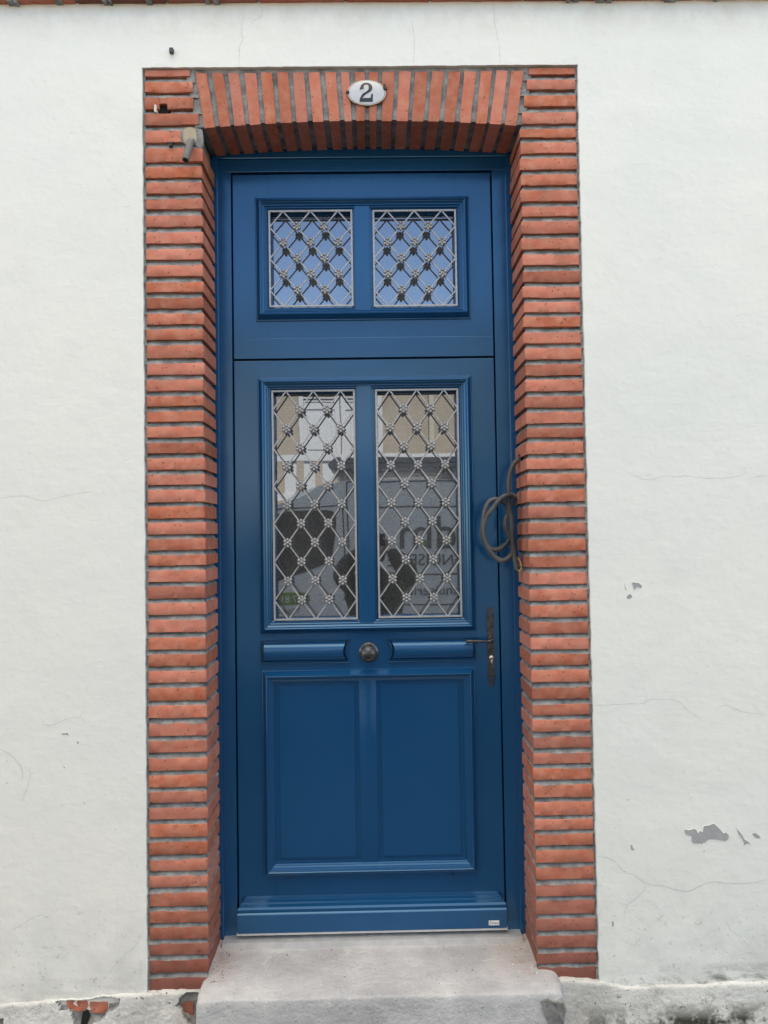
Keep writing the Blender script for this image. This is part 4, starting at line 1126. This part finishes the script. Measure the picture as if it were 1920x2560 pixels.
vplate('side_window', [(640,1330),(655,1313),(685,1290),(715,1279),(745,1276.5),(818,1275),(834,1279),(841,1290),(838,1340),(828,1404),(760,1428),(690,1452),(640,1466)], VGL)
vplate('side_window', [(520,1490),(560,1430),(600,1375),(625,1350),(625,1470),(560,1492)], VGL)
bm = bmesh.new()
def seam(p, q, wd=.006):
    a, b = V((PRf(*p, VY)[0], 0, PRf(*p, VY)[1])), V((PRf(*q, VY)[0], 0, PRf(*q, VY)[1])); d = (b-a).normalized(); s = V((-d.z, 0, d.x))*wd
    prism(bm, [((a+s).x, (a+s).z), ((b+s).x, (b+s).z), ((b-s).x, (b-s).z), ((a-s).x, (a-s).z)], -VY+.001, -VY+.004)
for p, q in (((868,1205),(876,1700)), ((858,1268),(862,1500)), ((868,1205),(1800,1196)), ((700,1272),(868,1262)), ((885,1268),(1800,1262)), ((660,1284),(700,1272)), ((930,1436),(1800,1428)), ((900,1514),(1800,1504))): seam(p, q)
obj('panel_seam', bm, SEAM, VAN)
bm = bmesh.new()
for cx_, in ((D(480,1200)[0],), (D(1400,1200)[0],)):
    for yy in (-VY-.02, -VY-1.88+.2):
        bm = bmesh.new(); lathe(bm, (cx_, yy, .23), (0, 1, 0), [(0, -.2), (.31, -.2), (.33, -.16), (.33, -.03), (.30, .0), (.2, .012), (0, .01)], 28); obj('wheel', bm, TYRE, VAN, 40)
def word(txt, px, py, hpx, mat, name):
    x, zz = PRf(px, py, VY); k = (2*YGL+VY+DCAM)/FPX
    me = text_mesh(txt, hpx*k/.73, .001, name)
    me.transform(Matrix.Translation((x, -VY+.0075, zz)) @ Matrix.Rotation(pi, 4, 'Z') @ Matrix.Rotation(pi/2, 4, 'X'))
    bm = bmesh.new(); bm.from_mesh(me); bpy.data.meshes.remove(me); obj(name, bm, mat, VAN)
word('dm', 1070, 1371, 88, GREYL, 'van_lettering'); word('MENUISERIE', 1078, 1413, 30, GREYL, 'van_lettering'); word('Menuiseries', 1090, 1487, 26, GREYL, 'van_lettering')
vplate('green_mark', [(1053,1352),(1063,1348),(1070,1354),(1069,1366),(1058,1366)], GREEN, .005)
vplate('phone_band', [(690,1482),(762,1480),(773,1488),(775,1500),(768,1510),(690,1512)], GREEN, .005)
word('7 81', 722, 1506, 17, STICKER, 'van_lettering'); word('TOULOUSE', 705, 1533, 13, GREYL, 'van_lettering')
bm = bmesh.new()
zr0, zr1 = PRf(1000,1170,VY)[1], PRf(1000,1140,VY)[1]; xr0 = PRf(838,1150,VY)[0]; xr1 = PRf(1700,1150,VY)[0]
for k, yy in enumerate((-VY-.12, -VY-.62, -VY-1.12, -VY-1.7)):
    box(bm, xr0, xr1, yy-.18, yy+.08, zr0+.004, zr0+.05+.05*(k % 2)); box(bm, xr0+.1, xr1, yy-.12, yy+.05, zr0+.062+.05*(k % 2), zr1-.004+.012*k)
prism(bm, [PRf(819,1160,VY), PRf(836,1142,VY), PRf(850,1141,VY), PRf(850,1172,VY), PRf(838,1178,VY), PRf(822,1168,VY)], -VY-1.7, -VY-.06)
for px in (870, 1130, 1450):
    x = PRf(px, 1180, VY)[0]; box(bm, x-.02, x+.02, -VY-1.7, -VY-.08, out_[2][1]-.02, zr0+.003)
obj('roof_rack', bm, RACKM, VAN)

BY = 8.9
TAN = plain('tan_render', (.34, .295, .255), .9, var=.10, scale=3, bump=.004, bscale=20); WHT = plain('white_shutter_paint', (.52, .55, .61), .6, var=.04)
OPP = thing('opposite_house', 'low tan rendered house across the street with white louvred shutters', 'house', (0, -BY, 0))
bm = bmesh.new(); box(bm, -9, 3.4, -BY-7, -BY, -.1, 4.75); obj('wall', bm, TAN, OPP)
bm = bmesh.new(); box(bm, -9.2, 3.6, -BY-7.2, -BY+.25, 4.752, 4.9); obj('roof', bm, plain('tile_roof', (.30, .15, .10), .85, var=.2), OPP)
def B(px, py): return PRf(px, py, BY)
def shutter(x0, x1, z0, z1):
    bm = bmesh.new(); zl = z1-(z1-z0)*.40; y = -BY+.001
    box(bm, x0, x0+.07, y, y+.05, z0, z1); box(bm, x1-.07, x1, y, y+.05, z0, z1); box(bm, x0+.07, x1-.07, y, y+.048, z1-.09, z1-.001); box(bm, x0+.07, x1-.07, y, y+.048, zl-.10, zl)
    box(bm, x0+.07, x1-.07, y, y+.03, z0, zl-.101); box(bm, x0+.14, x1-.14, y+.031, y+.045, z0+.1, zl-.18, .006)
    zz = zl+.02
    while zz < z1-.10:
        prism(bm, [(x0+.071, zz), (x1-.071, zz), (x1-.071, zz+.022), (x0+.071, zz+.022)], y, y+.04); zz += .055
    obj('shutter', bm, WHT, OPP)
sx0, sx1 = B(749,1050)[0], B(955,1050)[0]; sz0, sz1 = B(850,1140)[1], B(850,960)[1]
sm = .5*(sx0+sx1)
shutter(sx0, sm-.01, sz0, sz1+.25); shutter(sm+.01, sx1, sz0, sz1+.25)
bm = bmesh.new(); box(bm, B(1073,1050)[0], B(1080,1050)[0]+.03, -BY, -BY+.06, 0, 4.7); obj('drainpipe', bm, plain('pale_pipe', (.42, .39, .34), .6), OPP)
FY = 7.6
FEN = thing('white_balustrade', 'white picket balustrade on the terrace across the street', 'fence', (0, -FY, 1.4))
def Fp(px, py): return PRf(px, py, FY)
zf1 = Fp(760,1138)[1]; zf0 = Fp(760,1235)[1]
bm = bmesh.new(); box(bm, -6, 3.3, -FY-.05, -FY+.05, zf1-.09, zf1); obj('top_rail', bm, WHT, FEN)
bm = bmesh.new(); box(bm, -6, 3.3, -FY-.05, -FY+.05, zf0-.10, zf0); obj('bottom_rail', bm, WHT, FEN)
x = -2.6; k = 0
while x < 1.9:
    bm = bmesh.new(); box(bm, x, x+.16, -FY-.02, -FY+.02, zf0, zf1-.09); obj('picket', bm, WHT, FEN); x += .27; k += 1
bm = bmesh.new(); box(bm, -9, 3.4, -BY+.0, -FY+.1, -.1, zf0-.11); o = obj('terrace_wall', bm, TAN, None)
tag(o, 'tan terrace wall below the white balustrade across the street', 'wall')
# ivy-clad tree right of the house
TREE = thing('street_tree', 'dark leafy tree beside the tan house across the street', 'tree', (3.0, -8.0, 0))
bm = bmesh.new(); tube(bm, catmull([V((2.9,-8,-.1)), V((2.95,-8,1.4)), V((2.85,-7.9,2.6)), V((3.0,-8,3.6))], 6), lambda i: .17-.005*i, 10); obj('trunk', bm, plain('bark', (.09, .07, .055), .9, bump=.01, bscale=20), TREE, 60)
bm = bmesh.new(); rt = random.Random(11)
for i in range(2600):
    u = V((rt.gauss(0,1), rt.gauss(0,1), rt.gauss(0,1))).normalized()*rt.uniform(.45, 1)**.5
    c_ = V((2.75+u.x*1.15, -8+u.y*1.0, 2.95+u.z*1.5)); 
    if noise.noise(c_*1.9) < -.22: continue
    q = V((rt.gauss(0,1), rt.gauss(0,1), rt.gauss(0,1))).normalized(); s1 = q.orthogonal().normalized()*rt.uniform(.04,.09); s2 = q.cross(s1)*.6
    bm.faces.new([bm.verts.new(c_+a) for a in (s1, s2, -s1, -s2)])
obj('crown', bm, plain('leaf_green', (.05, .075, .03), .6, var=.4, scale=3), TREE)

# the photographer, a dark figure in the lower panes
SKIN = plain('skin', (.42, .25, .18), .55, var=.08); CLOTH = plain('dark_clothes', (.022, .023, .026), .85, var=.2, scale=25, bump=.002); HAIR = plain('dark_hair', (.02, .014, .01), .6, bump=.002, bscale=150)
PY = -DCAM-.02
PER = thing('person', 'person in dark clothes holding up a phone, mirrored in the door glass', 'person', (.0, PY-.32, -.10))
def skin(name, verts, edges, mat, sub=2, root=0):
    me = bpy.data.meshes.new(name); me.from_pydata([v[:3] for v in verts], edges, []); o = bpy.data.objects.new(name, me); link(o, PER)
    o.matrix_parent_inverse = Matrix.Translation(-V(PER.location)); me.materials.append(mat)
    md = o.modifiers.new('skin', 'SKIN'); md.use_smooth_shade = True
    for i, v in enumerate(me.skin_vertices[0].data):
        r = verts[i][3]; v.radius = r if isinstance(r, tuple) else (r, r); v.use_root = (i == root)
    sb = o.modifiers.new('sub', 'SUBSURF'); sb.levels = sub; sb.render_levels = sub
    return o
b_ = PY-.34; g0 = -.10
vv = [(0, b_, g0+.86, (.17, .12)), (0, b_, g0+1.00, (.20, .12)), (0, b_, g0+1.16, (.23, .125)), (0, b_+.01, g0+1.30, (.19, .105)), (0, b_+.02, g0+1.37, (.075, .07)), (0, b_+.035, g0+1.44, (.052, .052)),
      (-.19, b_+.01, g0+1.31, .085), (-.265, b_+.10, g0+1.36, .080), (-.20, b_+.20, g0+1.45, .085), (-.105, b_+.30, g0+1.55, .034),
      (.19, b_+.01, g0+1.31, .085), (.265, b_+.10, g0+1.36, .080), (.20, b_+.20, g0+1.45, .085), (.105, b_+.30, g0+1.55, .034),
      (-.095, b_, g0+.78, .095), (-.10, b_+.015, g0+.46, .062), (-.105, b_-.01, g0+.09, .045), (-.115, b_+.12, g0+.05, .040),
      (.095, b_, g0+.78, .095), (.10, b_+.015, g0+.46, .062), (.105, b_-.01, g0+.09, .045), (.115, b_+.12, g0+.05, .040)]
ee = [(0,1),(1,2),(2,3),(3,4),(4,5),(3,6),(6,7),(7,8),(8,9),(3,10),(10,11),(11,12),(12,13),(0,14),(14,15),(15,16),(16,17),(0,18),(18,19),(19,20),(20,21)]
skin('body', vv, ee, CLOTH)
hcz = g0+1.545; hy = b_+.05
bm = bmesh.new(); ret = bmesh.ops.create_uvsphere(bm, u_segments=28, v_segments=20, radius=1)
for v in bm.verts:
    x, y, zz = v.co; wdt = .074*(1-.22*max(0, -zz)); v.co = V((x*wdt, y*.092, zz*.112))
    if y > .6 and abs(x) < .22 and -.3 < zz < .15: v.co.y += .018*(1-abs(x)/.22)
    if y > .55 and .05 < zz < .25 and .2 < abs(x) < .6: v.co.y -= .008
    v.co += V((0, hy, hcz))
for sx in (-1, 1): ball(bm, (sx*.076, hy-.005, hcz-.005), .026, .5)
tube(bm, [V((-.024, hy+.083, hcz-.048)), V((0, hy+.090, hcz-.05)), V((.024, hy+.083, hcz-.048))], .006, 8)
for sx in (-1, 1): ball(bm, (sx*.03, hy+.078, hcz+.008), .011)
obj('head', bm, SKIN, PER, 60)
bm = bmesh.new(); bmesh.ops.create_uvsphere(bm, u_segments=24, v_segments=16, radius=1)
bmesh.ops.delete(bm, geom=[v for v in bm.verts if v.co.y > .55 and v.co.z < .55 or v.co.z < -.75], context='VERTS')
for v in bm.verts: v.co = V((v.co.x*.086, v.co.y*.103-.006, v.co.z*.122+.006))*(1+.03*noise.noise(v.co*6))+V((0, hy, hcz))
obj('hair', bm, HAIR, PER, 60)
for sx in (-1, 1):
    hx = sx*.092; hy2 = PY-.035; hz2 = H-.055
    V_ = [(sx*.105, hy2-.01, hz2-.02, .024), (hx-sx*.005, hy2, hz2+.0, (.016, .034))]; E_ = [(0, 1)]
    for k, (dz, ln) in enumerate(((.030, .9), (.011, 1.0), (-.009, .95), (-.027, .8))):
        i = len(V_); V_ += [(hx-sx*.018, hy2-.014, hz2+dz, .0095), (hx-sx*.038*ln, hy2-.020, hz2+dz+.003, .0085), (hx-sx*.055*ln, hy2-.012, hz2+dz+.004, .0075)]; E_ += [(1, i), (i, i+1), (i+1, i+2)]
    i = len(V_); V_ += [(hx-sx*.006, hy2+.014, hz2+.018, .011), (hx-sx*.022, hy2+.020, hz2+.030, .0095), (hx-sx*.036, hy2+.016, hz2+.036, .008)]; E_ += [(1, i), (i, i+1), (i+1, i+2)]
    skin('hand', V_, E_, SKIN, 2)
bm = bmesh.new(); box(bm, -.075, .075, PY-.040, PY-.032, H-.075, H+.012, .003)
o = obj('phone', bm, BLACKENAMEL, None, 40); tag(o, 'black phone held sideways in both hands by the photographer', 'phone')
